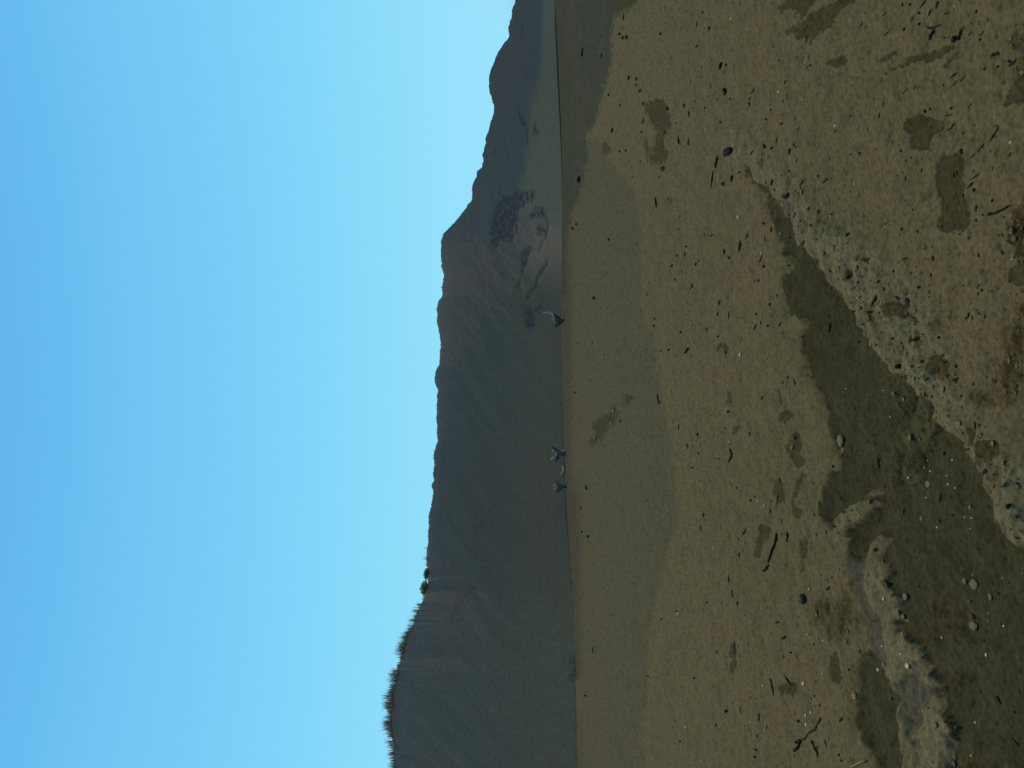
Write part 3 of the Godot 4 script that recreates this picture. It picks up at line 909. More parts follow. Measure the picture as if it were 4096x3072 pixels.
	zones.stains.append([Vector2(-0.846, -4.301), Vector2(-0.791, -4.207), Vector2(-0.845, -4.173), Vector2(-0.975, -4.223), Vector2(-1.017, -4.274), Vector2(-0.934, -4.309)])
	zones.stains.append([Vector2(0.325, -6.178), Vector2(0.305, -5.804), Vector2(0.240, -5.836), Vector2(0.252, -6.106)])
	zones.stains.append([Vector2(1.973, -8.325), Vector2(1.903, -8.008), Vector2(1.866, -8.069), Vector2(1.918, -8.292)])
	zones.stains.append([Vector2(0.513, -3.681), Vector2(0.539, -3.643), Vector2(0.492, -3.606), Vector2(0.475, -3.630), Vector2(0.487, -3.681)])
	zones.stains.append([Vector2(0.336, -3.242), Vector2(0.333, -3.175), Vector2(0.304, -3.101), Vector2(0.269, -3.110), Vector2(0.254, -2.987), Vector2(0.229, -2.987), Vector2(0.218, -3.021), Vector2(0.253, -3.074), Vector2(0.289, -3.233)])
	zones.stains.append([Vector2(0.104, -2.930), Vector2(0.105, -2.851), Vector2(0.080, -2.821), Vector2(0.032, -2.836), Vector2(0.033, -2.906), Vector2(0.066, -2.938)])
	zones.stains.append([Vector2(-0.181, -2.595), Vector2(-0.172, -2.521), Vector2(-0.203, -2.503), Vector2(-0.243, -2.521), Vector2(-0.256, -2.576), Vector2(-0.222, -2.607)])
	zones.stains.append([Vector2(-0.150, -2.693), Vector2(-0.144, -2.666), Vector2(-0.183, -2.620), Vector2(-0.167, -2.601), Vector2(-0.208, -2.614), Vector2(-0.210, -2.679)])
	zones.stains.append([Vector2(-1.901, -5.841), Vector2(-1.847, -5.703), Vector2(-1.958, -5.636), Vector2(-2.144, -5.806), Vector2(-2.170, -5.877), Vector2(-1.987, -5.771)])
	zones.stains.append([Vector2(-9.540, -26.420), Vector2(-7.577, -22.141), Vector2(-8.426, -22.937), Vector2(-9.250, -24.399), Vector2(-10.017, -26.420)])
	zones.stains.append([Vector2(-1.751, -4.590), Vector2(-1.651, -4.402), Vector2(-1.725, -4.382), Vector2(-1.799, -4.568)])
	zones.stains.append([Vector2(-1.795, -4.706), Vector2(-1.691, -4.508), Vector2(-1.684, -4.346), Vector2(-1.751, -4.446), Vector2(-1.827, -4.638)])
	zones.stains.append([Vector2(-1.360, -3.923), Vector2(-1.269, -3.799), Vector2(-1.383, -3.785), Vector2(-1.447, -3.830), Vector2(-1.470, -3.939)])
	zones.browns = []
	zones.browns.append([Vector2(-1.107, -4.071), Vector2(-0.972, -3.684), Vector2(-1.012, -3.562), Vector2(-1.067, -3.523), Vector2(-1.147, -3.656), Vector2(-1.234, -3.799), Vector2(-1.262, -3.923), Vector2(-1.249, -4.037)])
	zones.browns.append([Vector2(0.326, -2.278), Vector2(0.268, -2.396), Vector2(0.213, -2.464), Vector2(0.162, -2.502), Vector2(0.108, -2.529), Vector2(0.045, -2.569), Vector2(0.013, -2.597), Vector2(-0.054, -2.683), Vector2(-0.072, -2.569), Vector2(-0.042, -2.489), Vector2(-0.086, -2.396), Vector2(-0.114, -2.226)])
	zones.browns.append([Vector2(0.507, -2.464), Vector2(0.549, -2.379), Vector2(0.554, -2.278), Vector2(0.383, -2.278), Vector2(0.358, -2.396), Vector2(0.428, -2.452)])
	zones.browns.append([Vector2(1.069, -2.439), Vector2(1.054, -2.278), Vector2(0.726, -2.278), Vector2(0.837, -2.391), Vector2(0.982, -2.452)])
	zones.browns.append([Vector2(-0.838, -3.037), Vector2(-0.799, -2.963), Vector2(-0.757, -2.875), Vector2(-0.735, -2.761), Vector2(-0.787, -2.746), Vector2(-0.841, -2.700), Vector2(-0.924, -2.825), Vector2(-0.939, -2.954), Vector2(-0.880, -3.018)])
	zones.browns.append([Vector2(-1.027, -2.842), Vector2(-0.998, -2.785), Vector2(-1.005, -2.722), Vector2(-1.048, -2.746), Vector2(-1.083, -2.825), Vector2(-1.060, -2.859)])
	zones.browns.append([Vector2(-1.283, -2.746), Vector2(-1.222, -2.634), Vector2(-1.205, -2.499), Vector2(-1.228, -2.467), Vector2(-1.408, -2.825), Vector2(-1.339, -2.809)])
	zones.browns.append([Vector2(-1.112, -4.021), Vector2(-1.079, -3.860), Vector2(-1.201, -3.923), Vector2(-1.211, -4.037)])
	zones.browns.append([Vector2(-0.498, -3.431), Vector2(-0.459, -3.293), Vector2(-0.480, -3.242), Vector2(-0.555, -3.334), Vector2(-0.590, -3.453), Vector2(-0.610, -3.510)])
	return zones


# the bank: how far along (0 at the right, 1 at the left), its foot and its crest
func bank_stations() -> void:
	station(0.0000, Vector3(19.61, 0, -40.09), Vector3(20.38, 2.017, -41.85), 2.225)
	station(0.0176, Vector3(18.70, 0, -39.72), Vector3(19.53, 2.185, -41.56), 2.337)
	station(0.0352, Vector3(17.74, 0, -39.17), Vector3(18.61, 2.321, -41.10), 2.472)
	station(0.0475, Vector3(17.06, 0, -38.72), Vector3(17.95, 2.313, -40.72), 2.574)
	station(0.0531, Vector3(16.76, 0, -38.50), Vector3(17.65, 2.482, -40.54), 2.622)
	station(0.0599, Vector3(16.38, 0, -38.23), Vector3(17.28, 2.689, -40.30), 2.679)
	station(0.0706, Vector3(15.80, 0, -37.80), Vector3(16.70, 2.918, -39.93), 2.767)
	station(0.0830, Vector3(15.14, 0, -37.28), Vector3(16.04, 3.102, -39.47), 2.859)
	station(0.0882, Vector3(14.86, 0, -37.05), Vector3(15.76, 3.151, -39.27), 2.895)
	station(0.0990, Vector3(14.28, 0, -36.59), Vector3(15.19, 3.250, -38.85), 2.961)
	station(0.1130, Vector3(13.55, 0, -35.98), Vector3(14.44, 3.261, -38.29), 3.034)
	station(0.1253, Vector3(12.92, 0, -35.45), Vector3(13.80, 3.131, -37.80), 3.088)
	station(0.1325, Vector3(12.56, 0, -35.15), Vector3(13.44, 3.015, -37.52), 3.117)
	station(0.1361, Vector3(12.38, 0, -35.00), Vector3(13.26, 2.958, -37.38), 3.130)
	station(0.1449, Vector3(11.96, 0, -34.66), Vector3(12.82, 2.969, -37.06), 3.164)
	station(0.1589, Vector3(11.32, 0, -34.14), Vector3(12.16, 3.093, -36.58), 3.222)
	station(0.1608, Vector3(11.23, 0, -34.08), Vector3(12.07, 3.110, -36.52), 3.231)
	station(0.1748, Vector3(10.63, 0, -33.62), Vector3(11.44, 3.252, -36.11), 3.301)
	station(0.1908, Vector3(9.97, 0, -33.17), Vector3(10.76, 3.324, -35.71), 3.401)
	station(0.1943, Vector3(9.83, 0, -33.07), Vector3(10.61, 3.343, -35.63), 3.427)
	station(0.2048, Vector3(9.42, 0, -32.82), Vector3(10.19, 3.399, -35.42), 3.510)
	station(0.2184, Vector3(8.90, 0, -32.53), Vector3(9.66, 3.443, -35.20), 3.634)
	station(0.2217, Vector3(8.78, 0, -32.47), Vector3(9.54, 3.608, -35.16), 3.668)
	station(0.2295, Vector3(8.50, 0, -32.33), Vector3(9.25, 3.648, -35.07), 3.752)
	station(0.2314, Vector3(8.43, 0, -32.30), Vector3(9.18, 3.658, -35.05), 3.772)
	station(0.2419, Vector3(8.06, 0, -32.15), Vector3(8.80, 3.809, -34.98), 3.897)
	station(0.2594, Vector3(7.47, 0, -31.98), Vector3(8.19, 3.862, -34.94), 4.125)
	station(0.2650, Vector3(7.30, 0, -31.95), Vector3(8.01, 3.987, -34.95), 4.203)
	station(0.2738, Vector3(7.02, 0, -31.91), Vector3(7.72, 4.187, -34.99), 4.327)
	station(0.2923, Vector3(6.44, 0, -31.90), Vector3(7.11, 4.744, -35.12), 4.586)
	station(0.2956, Vector3(6.34, 0, -31.90), Vector3(7.01, 4.859, -35.15), 4.630)
	station(0.3063, Vector3(6.01, 0, -31.93), Vector3(6.66, 5.239, -35.26), 4.769)
	station(0.3151, Vector3(5.75, 0, -31.96), Vector3(6.38, 5.316, -35.35), 4.873)
	station(0.3363, Vector3(5.11, 0, -32.06), Vector3(5.68, 5.306, -35.57), 5.083)
	station(0.3486, Vector3(4.73, 0, -32.12), Vector3(5.27, 5.284, -35.68), 5.177)
	station(0.3568, Vector3(4.48, 0, -32.16), Vector3(5.00, 5.167, -35.75), 5.229)
	station(0.3581, Vector3(4.44, 0, -32.16), Vector3(4.95, 5.176, -35.76), 5.236)
	station(0.3734, Vector3(3.97, 0, -32.23), Vector3(4.43, 5.282, -35.88), 5.313)
	station(0.3867, Vector3(3.56, 0, -32.28), Vector3(3.97, 5.313, -35.96), 5.362)
	station(0.3910, Vector3(3.43, 0, -32.29), Vector3(3.83, 5.476, -35.98), 5.376)
	station(0.4033, Vector3(3.04, 0, -32.32), Vector3(3.40, 5.573, -36.03), 5.407)
	station(0.4176, Vector3(2.59, 0, -32.35), Vector3(2.90, 5.544, -36.07), 5.435)
	station(0.4336, Vector3(2.09, 0, -32.36), Vector3(2.34, 5.420, -36.10), 5.457)
	station(0.4368, Vector3(1.99, 0, -32.36), Vector3(2.22, 5.405, -36.10), 5.461)
	station(0.4460, Vector3(1.70, 0, -32.35), Vector3(1.90, 5.363, -36.10), 5.470)
	station(0.4635, Vector3(1.15, 0, -32.32), Vector3(1.28, 5.406, -36.08), 5.487)
	station(0.4740, Vector3(0.82, 0, -32.28), Vector3(0.92, 5.415, -36.05), 5.494)
	station(0.4811, Vector3(0.59, 0, -32.25), Vector3(0.66, 5.595, -36.02), 5.499)
	station(0.4919, Vector3(0.26, 0, -32.19), Vector3(0.29, 5.680, -35.96), 5.503)
	station(0.5007, Vector3(-0.02, 0, -32.13), Vector3(-0.02, 5.594, -35.91), 5.505)
	station(0.5078, Vector3(-0.24, 0, -32.08), Vector3(-0.27, 5.496, -35.85), 5.505)
	station(0.5342, Vector3(-1.06, 0, -31.83), Vector3(-1.19, 5.490, -35.60), 5.500)
	station(0.5560, Vector3(-1.72, 0, -31.55), Vector3(-1.93, 5.425, -35.31), 5.492)
	station(0.5739, Vector3(-2.25, 0, -31.26), Vector3(-2.53, 5.393, -35.03), 5.487)
	station(0.5863, Vector3(-2.61, 0, -31.04), Vector3(-2.93, 5.511, -34.80), 5.484)
	station(0.5915, Vector3(-2.76, 0, -30.93), Vector3(-3.10, 5.504, -34.69), 5.482)
	station(0.5986, Vector3(-2.96, 0, -30.78), Vector3(-3.32, 5.492, -34.54), 5.480)
	station(0.6055, Vector3(-3.15, 0, -30.63), Vector3(-3.54, 5.409, -34.38), 5.476)
	station(0.6162, Vector3(-3.44, 0, -30.36), Vector3(-3.87, 5.509, -34.11), 5.471)
	station(0.6234, Vector3(-3.63, 0, -30.17), Vector3(-4.08, 5.432, -33.92), 5.465)
	station(0.6338, Vector3(-3.89, 0, -29.88), Vector3(-4.39, 5.494, -33.62), 5.456)
	station(0.6426, Vector3(-4.11, 0, -29.62), Vector3(-4.64, 5.377, -33.35), 5.445)
	station(0.6569, Vector3(-4.46, 0, -29.15), Vector3(-5.03, 5.436, -32.87), 5.424)
	station(0.6621, Vector3(-4.58, 0, -28.98), Vector3(-5.17, 5.433, -32.69), 5.414)
	station(0.6745, Vector3(-4.85, 0, -28.54), Vector3(-5.49, 5.421, -32.23), 5.388)
	station(0.6940, Vector3(-5.25, 0, -27.81), Vector3(-5.96, 5.380, -31.48), 5.343)
	station(0.7327, Vector3(-5.97, 0, -26.41), Vector3(-6.82, 5.230, -30.03), 5.275)
	station(0.7555, Vector3(-6.38, 0, -25.68), Vector3(-7.31, 5.093, -29.31), 5.283)
	station(0.7731, Vector3(-6.68, 0, -25.18), Vector3(-7.69, 5.099, -28.84), 5.326)
	station(0.7874, Vector3(-6.93, 0, -24.82), Vector3(-8.00, 5.268, -28.51), 5.384)
	station(0.7975, Vector3(-7.11, 0, -24.59), Vector3(-8.22, 5.352, -28.32), 5.435)
	station(0.7982, Vector3(-7.12, 0, -24.57), Vector3(-8.24, 5.358, -28.31), 5.439)
	station(0.8135, Vector3(-7.39, 0, -24.27), Vector3(-8.59, 5.557, -28.06), 5.531)
	station(0.8298, Vector3(-7.69, 0, -24.00), Vector3(-8.97, 5.749, -27.86), 5.639)
	station(0.8457, Vector3(-7.99, 0, -23.79), Vector3(-9.35, 5.833, -27.71), 5.746)
	station(0.8604, Vector3(-8.27, 0, -23.63), Vector3(-9.72, 5.871, -27.62), 5.839)
	station(0.8620, Vector3(-8.31, 0, -23.62), Vector3(-9.76, 5.890, -27.61), 5.849)
	station(0.8717, Vector3(-8.50, 0, -23.54), Vector3(-10.01, 6.004, -27.57), 5.905)
	station(0.8896, Vector3(-8.87, 0, -23.43), Vector3(-10.47, 6.065, -27.52), 5.994)
	station(0.9072, Vector3(-9.25, 0, -23.35), Vector3(-10.93, 6.217, -27.48), 6.060)
	station(0.9235, Vector3(-9.60, 0, -23.30), Vector3(-11.36, 6.213, -27.46), 6.097)
	station(0.9349, Vector3(-9.84, 0, -23.27), Vector3(-11.65, 6.191, -27.43), 6.112)
	station(0.9430, Vector3(-10.02, 0, -23.25), Vector3(-11.86, 6.241, -27.42), 6.116)
	station(0.9574, Vector3(-10.33, 0, -23.22), Vector3(-12.23, 6.165, -27.38), 6.115)
	station(0.9688, Vector3(-10.58, 0, -23.19), Vector3(-12.52, 6.082, -27.35), 6.108)
	station(0.9834, Vector3(-10.89, 0, -23.17), Vector3(-12.90, 6.059, -27.32), 6.096)
	station(1.0000, Vector3(-11.25, 0, -23.15), Vector3(-13.33, 6.054, -27.29), 6.081)


func station(a: float, foot: Vector3, crest: Vector3, even: float) -> void:
	bank_along.append(a)
	bank_foot.append(foot)
	bank_crest.append(crest)
	bank_even.append(even)


# marks on the bank: (along, share of the height)
func bank_outlines() -> Dictionary:
	var d := {"dark": [], "light": [], "crack": [], "apron": []}
	d.dark.append([Vector2(0.3202, 0.576), Vector2(0.2920, 0.619), Vector2(0.2826, 0.668), Vector2(0.2716, 0.653), Vector2(0.2637, 0.668), Vector2(0.2567, 0.592), Vector2(0.2527, 0.526), Vector2(0.2504, 0.460), Vector2(0.2465, 0.366), Vector2(0.2480, 0.292), Vector2(0.2559, 0.271), Vector2(0.2622, 0.292), Vector2(0.2653, 0.352), Vector2(0.2716, 0.403), Vector2(0.2794, 0.408), Vector2(0.2943, 0.382), Vector2(0.3014, 0.369), Vector2(0.3108, 0.390), Vector2(0.3163, 0.397), Vector2(0.3140, 0.437), Vector2(0.3163, 0.466), Vector2(0.3140, 0.507), Vector2(0.3234, 0.542)])
	d.dark.append([Vector2(0.2779, 0.304), Vector2(0.2684, 0.232), Vector2(0.2700, 0.167), Vector2(0.2810, 0.145), Vector2(0.2810, 0.192), Vector2(0.2826, 0.271), Vector2(0.2841, 0.315)])
	d.dark.append([Vector2(0.2983, 0.235), Vector2(0.2920, 0.201), Vector2(0.2951, 0.159), Vector2(0.3030, 0.135), Vector2(0.3069, 0.172), Vector2(0.3030, 0.212)])
	d.dark.append([Vector2(0.3242, 0.319), Vector2(0.3226, 0.279), Vector2(0.3210, 0.205), Vector2(0.3281, 0.250), Vector2(0.3375, 0.270), Vector2(0.3501, 0.282), Vector2(0.3501, 0.297), Vector2(0.3407, 0.310), Vector2(0.3344, 0.324)])
	d.dark.append([Vector2(0.3937, 0.275), Vector2(0.3999, 0.245), Vector2(0.4070, 0.190), Vector2(0.4229, 0.192), Vector2(0.4299, 0.238), Vector2(0.4388, 0.252), Vector2(0.4299, 0.260), Vector2(0.4158, 0.289), Vector2(0.4052, 0.277)])
	d.dark.append([Vector2(0.3999, 0.202), Vector2(0.3937, 0.149), Vector2(0.3999, 0.131), Vector2(0.4070, 0.179)])
	d.dark.append([Vector2(0.1589, 0.377), Vector2(0.1572, 0.339), Vector2(0.1660, 0.313), Vector2(0.1731, 0.280), Vector2(0.1739, 0.372)])
	d.dark.append([Vector2(0.8555, 0.036), Vector2(0.8539, 0.000), Vector2(0.8685, 0.000), Vector2(0.8895, 0.010), Vector2(0.8895, 0.034), Vector2(0.8717, 0.023)])
	d.light.append([Vector2(0.8102, 1.000), Vector2(0.8005, 0.958), Vector2(0.8135, 0.918), Vector2(0.8329, 0.900), Vector2(0.8458, 0.927), Vector2(0.8653, 0.938), Vector2(0.8620, 0.994), Vector2(0.8394, 0.998), Vector2(0.8248, 0.983)])
	d.light.append([Vector2(0.8782, 0.992), Vector2(0.8831, 0.947), Vector2(0.8944, 0.910), Vector2(0.8944, 0.883), Vector2(0.9041, 0.878), Vector2(0.9235, 0.901), Vector2(0.9397, 0.886), Vector2(1.0012, 0.899), Vector2(1.0012, 1.000), Vector2(0.9591, 1.000), Vector2(0.9430, 1.000), Vector2(0.9268, 0.989), Vector2(0.9106, 0.994), Vector2(0.8912, 0.990)])
	d.light.append([Vector2(0.0689, 0.977), Vector2(0.0671, 0.767), Vector2(0.0759, 0.616), Vector2(0.0989, 0.729), Vector2(0.1236, 0.906), Vector2(0.1130, 0.958), Vector2(0.0883, 0.982)])
	d.light.append([Vector2(0.3063, 1.000), Vector2(0.2904, 0.973), Vector2(0.3028, 0.851), Vector2(0.3169, 0.955)])
	d.crack.append([Vector2(0.3399, 0.104), Vector2(0.3487, 0.138), Vector2(0.3567, 0.170), Vector2(0.3681, 0.190), Vector2(0.3743, 0.200), Vector2(0.3832, 0.239), Vector2(0.3884, 0.258)])
	d.crack.append([Vector2(0.3620, 0.304), Vector2(0.3673, 0.316), Vector2(0.3743, 0.334)])
	d.crack.append([Vector2(0.3452, 0.296), Vector2(0.3567, 0.297)])
	d.crack.append([Vector2(0.2851, 0.142), Vector2(0.2957, 0.126), Vector2(0.3099, 0.139)])
	d.crack.append([Vector2(0.3134, 0.161), Vector2(0.3275, 0.183)])
	d.crack.append([Vector2(0.3152, 0.510), Vector2(0.3249, 0.551)])
	d.crack.append([Vector2(0.1439, 0.608), Vector2(0.1554, 0.549), Vector2(0.1625, 0.490), Vector2(0.1713, 0.449), Vector2(0.1872, 0.429)])
	d.crack.append([Vector2(0.0336, 0.678), Vector2(0.0406, 0.720), Vector2(0.0512, 0.717)])
	d.crack.append([Vector2(0.0936, 0.500), Vector2(0.1042, 0.508)])
	d.crack.append([Vector2(0.1925, 0.826), Vector2(0.2013, 0.857)])
	d.crack.append([Vector2(0.2419, 0.668), Vector2(0.2561, 0.669)])
	d.crack.append([Vector2(0.6621, 0.507), Vector2(0.6807, 0.559), Vector2(0.6939, 0.626)])
	d.crack.append([Vector2(0.7522, 0.551), Vector2(0.7672, 0.620), Vector2(0.7804, 0.675), Vector2(0.7910, 0.712)])
	d.crack.append([Vector2(0.6497, 0.170), Vector2(0.6550, 0.196)])
	d.apron.append([Vector2(-0.6, 0.0), Vector2(-0.6, 0.35), Vector2(0.0, 0.3), Vector2(0.12, 0.32), Vector2(0.2, 0.45), Vector2(0.28, 0.5), Vector2(0.33, 0.3), Vector2(0.36, 0.15), Vector2(0.38, 0.0)])
	return d


func lay_tufts() -> void:
	tuft(0.6901, 0.10, 0.10, 4, "thin wispy grass tuft on the crest, fifth from the shrubs towards picture top")
	tuft(0.7135, 0.26, 0.14, 5, "thin wispy grass tuft on the crest, fourth from the shrubs towards picture top")
	tuft(0.7210, 0.16, 0.12, 4, "thin wispy grass tuft on the crest, third from the shrubs towards picture top")
	tuft(0.7279, 0.34, 0.17, 5, "thin wispy grass tuft on the crest, second from the shrubs towards picture top")
	tuft(0.7350, 0.14, 0.12, 4, "thin wispy grass tuft on the crest, first from the shrubs towards picture top")
	tuft(0.7796, 0.14, 0.14, 3, "low grass tuft on the crest, first from the round shrub towards picture bottom")
	tuft(0.7891, 0.34, 0.21, 2, "upright grass tuft on the crest, second from the round shrub towards picture bottom")
	tuft(0.7962, 0.30, 0.19, 1, "upright grass tuft on the crest, third from the round shrub towards picture bottom")
	tuft(0.8027, 0.20, 0.17, 0, "low grass tuft on the crest, fourth from the round shrub towards picture bottom")
	tuft(0.8089, 0.34, 0.21, 3, "upright grass tuft on the crest, fifth from the round shrub towards picture bottom")
	tuft(0.8177, 0.28, 0.19, 2, "upright grass tuft on the crest, sixth from the round shrub towards picture bottom")
	tuft(0.8255, 0.28, 0.19, 1, "upright grass tuft on the crest, seventh from the round shrub towards picture bottom")
	tuft(0.8317, 0.34, 0.21, 0, "upright grass tuft on the crest, eighth from the round shrub towards picture bottom")
	tuft(0.8382, 0.28, 0.21, 3, "upright grass tuft on the crest, ninth from the round shrub towards picture bottom")
	tuft(0.8438, 0.40, 0.29, 2, "tall brushy grass tuft on the crest, tenth from the round shrub towards picture bottom")
	tuft(0.8496, 0.36, 0.29, 1, "upright grass tuft on the crest, eleventh from the round shrub towards picture bottom")
	tuft(0.8555, 0.16, 0.17, 0, "low grass tuft on the crest, twelfth from the round shrub towards picture bottom")
	tuft(0.8659, 0.16, 0.17, 3, "low grass tuft on the crest, thirteenth from the round shrub towards picture bottom")
	tuft(0.8757, 0.40, 0.29, 2, "tall brushy grass tuft on the crest, fourteenth from the round shrub towards picture bottom")
	tuft(0.8805, 0.34, 0.24, 1, "upright grass tuft on the crest, fifteenth from the round shrub towards picture bottom")
	tuft(0.8861, 0.38, 0.26, 0, "tall brushy grass tuft on the crest, sixteenth from the round shrub towards picture bottom")
	tuft(0.8936, 0.24, 0.19, 3, "low grass tuft on the crest, seventeenth from the round shrub towards picture bottom")
	tuft(0.8991, 0.28, 0.21, 2, "upright grass tuft on the crest, eighteenth from the round shrub towards picture bottom")
	tuft(0.9049, 0.40, 0.26, 1, "tall brushy grass tuft on the crest, nineteenth from the round shrub towards picture bottom")
	tuft(0.9105, 0.44, 0.29, 0, "tall brushy grass tuft on the crest, twentieth from the round shrub towards picture bottom")
	tuft(0.9163, 0.40, 0.29, 3, "tall brushy grass tuft on the crest, twenty-first from the round shrub towards picture bottom")
	tuft(0.9212, 0.38, 0.26, 2, "tall brushy grass tuft on the crest, twenty-second from the round shrub towards picture bottom")
	tuft(0.9271, 0.18, 0.17, 1, "low grass tuft on the crest, twenty-third from the round shrub towards picture bottom")
	tuft(0.9329, 0.24, 0.19, 0, "low grass tuft on the crest, twenty-fourth from the round shrub towards picture bottom")
	tuft(0.9391, 0.38, 0.24, 3, "tall brushy grass tuft on the crest, twenty-fifth from the round shrub towards picture bottom")
	tuft(0.9440, 0.42, 0.26, 2, "tall brushy grass tuft on the crest, twenty-sixth from the round shrub towards picture bottom")
	tuft(0.9479, 0.34, 0.21, 1, "upright grass tuft on the crest, twenty-seventh from the round shrub towards picture bottom")
	tuft(0.9531, 0.30, 0.21, 0, "upright grass tuft on the crest, twenty-eighth from the round shrub towards picture bottom")
	tuft(0.9587, 0.26, 0.19, 3, "low grass tuft on the crest, twenty-ninth from the round shrub towards picture bottom")
	tuft(0.9681, 0.46, 0.31, 2, "tall brushy grass tuft on the crest, thirtieth from the round shrub towards picture bottom")
	tuft(0.9727, 0.24, 0.19, 1, "low grass tuft on the crest, thirty-first from the round shrub towards picture bottom")
	tuft(0.9775, 0.28, 0.19, 0, "upright grass tuft on the crest, thirty-second from the round shrub towards picture bottom")
	tuft(0.9831, 0.34, 0.21, 3, "upright grass tuft on the crest, thirty-third from the round shrub towards picture bottom")
	tuft(0.9886, 0.24, 0.17, 2, "low grass tuft on the crest, thirty-fourth from the round shrub towards picture bottom")
	tuft(0.9945, 0.30, 0.19, 1, "upright grass tuft on the crest, thirty-fifth from the round shrub towards picture bottom")
	tuft(0.9993, 0.26, 0.19, 0, "low grass tuft on the crest, thirty-sixth from the round shrub towards picture bottom")


func crest_shrubs() -> Array:
	return [[0.7666, 0.62, 0.42, "rounded grey-green shrub standing up from the crest of the bank"], [0.7480, 0.50, 0.26, "low grey-green shrub just above the rounded shrub on the crest"]]


func make_driftwood() -> void:
	drift("driftwood_stump", Vector3(2.404, 0, -30.360), "dark wedge of driftwood with a long curved white branch, at foot of bank", [
		["trunk", [Vector2(9.9, -1.9), Vector2(2.4, 6.3), Vector2(2.4, 18.5), Vector2(7.2, 29.3), Vector2(13.9, 36.1)], [3, 6, 13, 15, 8], "wood_dark", "dark wedge-shaped trunk"],
		["limb", [Vector2(5.8, 19.8), Vector2(13.9, 26.6), Vector2(20.7, 34.7), Vector2(28.2, 41.5)], [8, 8, 7, 3], "wood_dark", "upper dark limb"],
		["limb", [Vector2(0.4, 18.5), Vector2(-10.5, 26.6), Vector2(-17.3, 33.4), Vector2(-22.0, 39.5)], [11, 8, 5, 4], "wood_dark", "lower dark limb"],
		["branch", [Vector2(13.3, 37.5), Vector2(20.7, 39.5), Vector2(28.9, 45.6), Vector2(33.6, 53.7), Vector2(35.0, 63.2), Vector2(33.6, 72.7), Vector2(32.2, 82.2)], [2.5, 3.5, 4, 4.2, 4, 3.4, 1.5], "wood_pale", "long curved white branch"],
		["twig", [Vector2(16.7, 38.1), Vector2(11.2, 40.2), Vector2(8.5, 45.6), Vector2(11.9, 48.3)], [2.5, 2.5, 2, 1], "wood_pale", "small pale hook of twig"]])
	drift("driftwood_stump", Vector3(-2.590, 0, -29.418), "topmost of the three dark stumps in a row, forked with pale tips", [
		["trunk", [Vector2(-0.8, -1.4), Vector2(-1.6, 7.6), Vector2(-0.8, 16.7), Vector2(-0.8, 27.2), Vector2(0.7, 36.2)], [5, 9, 9, 14, 12], "wood_grey", "dark purplish trunk"],
		["limb", [Vector2(9.7, 33.2), Vector2(17.3, 40.8), Vector2(21.8, 46.8), Vector2(24.8, 52.1)], [6, 4, 3, 2], "wood_dark", "thin dark limb"],
		["limb", [Vector2(-14.4, 30.2), Vector2(-20.4, 33.2), Vector2(-26.4, 39.3), Vector2(-27.9, 42.3)], [7, 6, 5, 3], "wood_dark", "lower dark limb"],
		["twig", [Vector2(11.3, 36.2), Vector2(10.5, 43.8), Vector2(10.0, 51.3)], [2.5, 3, 2], "wood_pale", "short pale tip"],
		["twig", [Vector2(-11.3, 34.7), Vector2(-14.4, 42.3), Vector2(-18.1, 48.3), Vector2(-22.7, 54.3)], [3, 3.5, 3.5, 2], "wood_pale", "pale grey broken tip"],
		["root", [Vector2(9.0, 16.7), Vector2(10.5, 9.1), Vector2(12.0, 1.6), Vector2(7.5, -2.2)], [2.5, 4, 5, 3], "wood_pale", "pale root at the base"]])
	drift("driftwood_chunk", Vector3(-3.177, 0, -29.418), "small dark crescent of driftwood with a pale rim, middle of the three", [
		["trunk", [Vector2(22.3, 7.6), Vector2(14.0, 1.6), Vector2(-1.1, -1.4), Vector2(-11.6, 0.1), Vector2(-21.4, 6.1)], [2.5, 6, 8.5, 6.5, 2], "wood_dark", "dark crescent"],
		["rim", [Vector2(11.0, 12.9), Vector2(3.4, 8.4), Vector2(-5.6, 7.6), Vector2(-13.2, 12.1), Vector2(-18.4, 19.7)], [2, 2.6, 2.6, 2.6, 1.8], "wood_pale", "pale curved rim"]])
	drift("driftwood_stump", Vector3(-3.760, 0, -28.880), "lowest of the three dark stumps, a dark triangle on a narrow black foot", [
		["trunk", [Vector2(1.1, 2.0), Vector2(0.3, 11.1), Vector2(-0.4, 20.1), Vector2(-0.7, 30.7), Vector2(-0.7, 36.0)], [3, 6, 12, 19, 17], "wood_grey", "dark triangular body"],
		["limb", [Vector2(11.6, 33.7), Vector2(17.7, 36.0), Vector2(21.4, 36.7)], [5, 4, 2], "wood_dark", "upper dark point"],
		["limb", [Vector2(-12.5, 32.2), Vector2(-18.5, 36.0), Vector2(-23.0, 39.0)], [6, 4, 2], "wood_dark", "lower dark point"],
		["foot", [Vector2(2.6, 0.5), Vector2(-0.4, 6.6), Vector2(-4.2, 11.1)], [4, 6, 3], "wood_dark", "narrow black foot"],
		["twig", [Vector2(6.4, 36.0), Vector2(7.4, 42.0), Vector2(6.8, 46.5)], [3, 4, 2.5], "wood_pale", "pale upper tip"],
		["twig", [Vector2(-7.2, 36.7), Vector2(-7.7, 42.0), Vector2(-10.2, 45.0)], [2.5, 3.4, 2], "wood_pale", "pale lower tip"],
		["root", [Vector2(-8.7, 11.1), Vector2(-8.0, 3.6), Vector2(-10.2, -4.7)], [2, 3, 1.5], "wood_pale", "thin pale root"]])


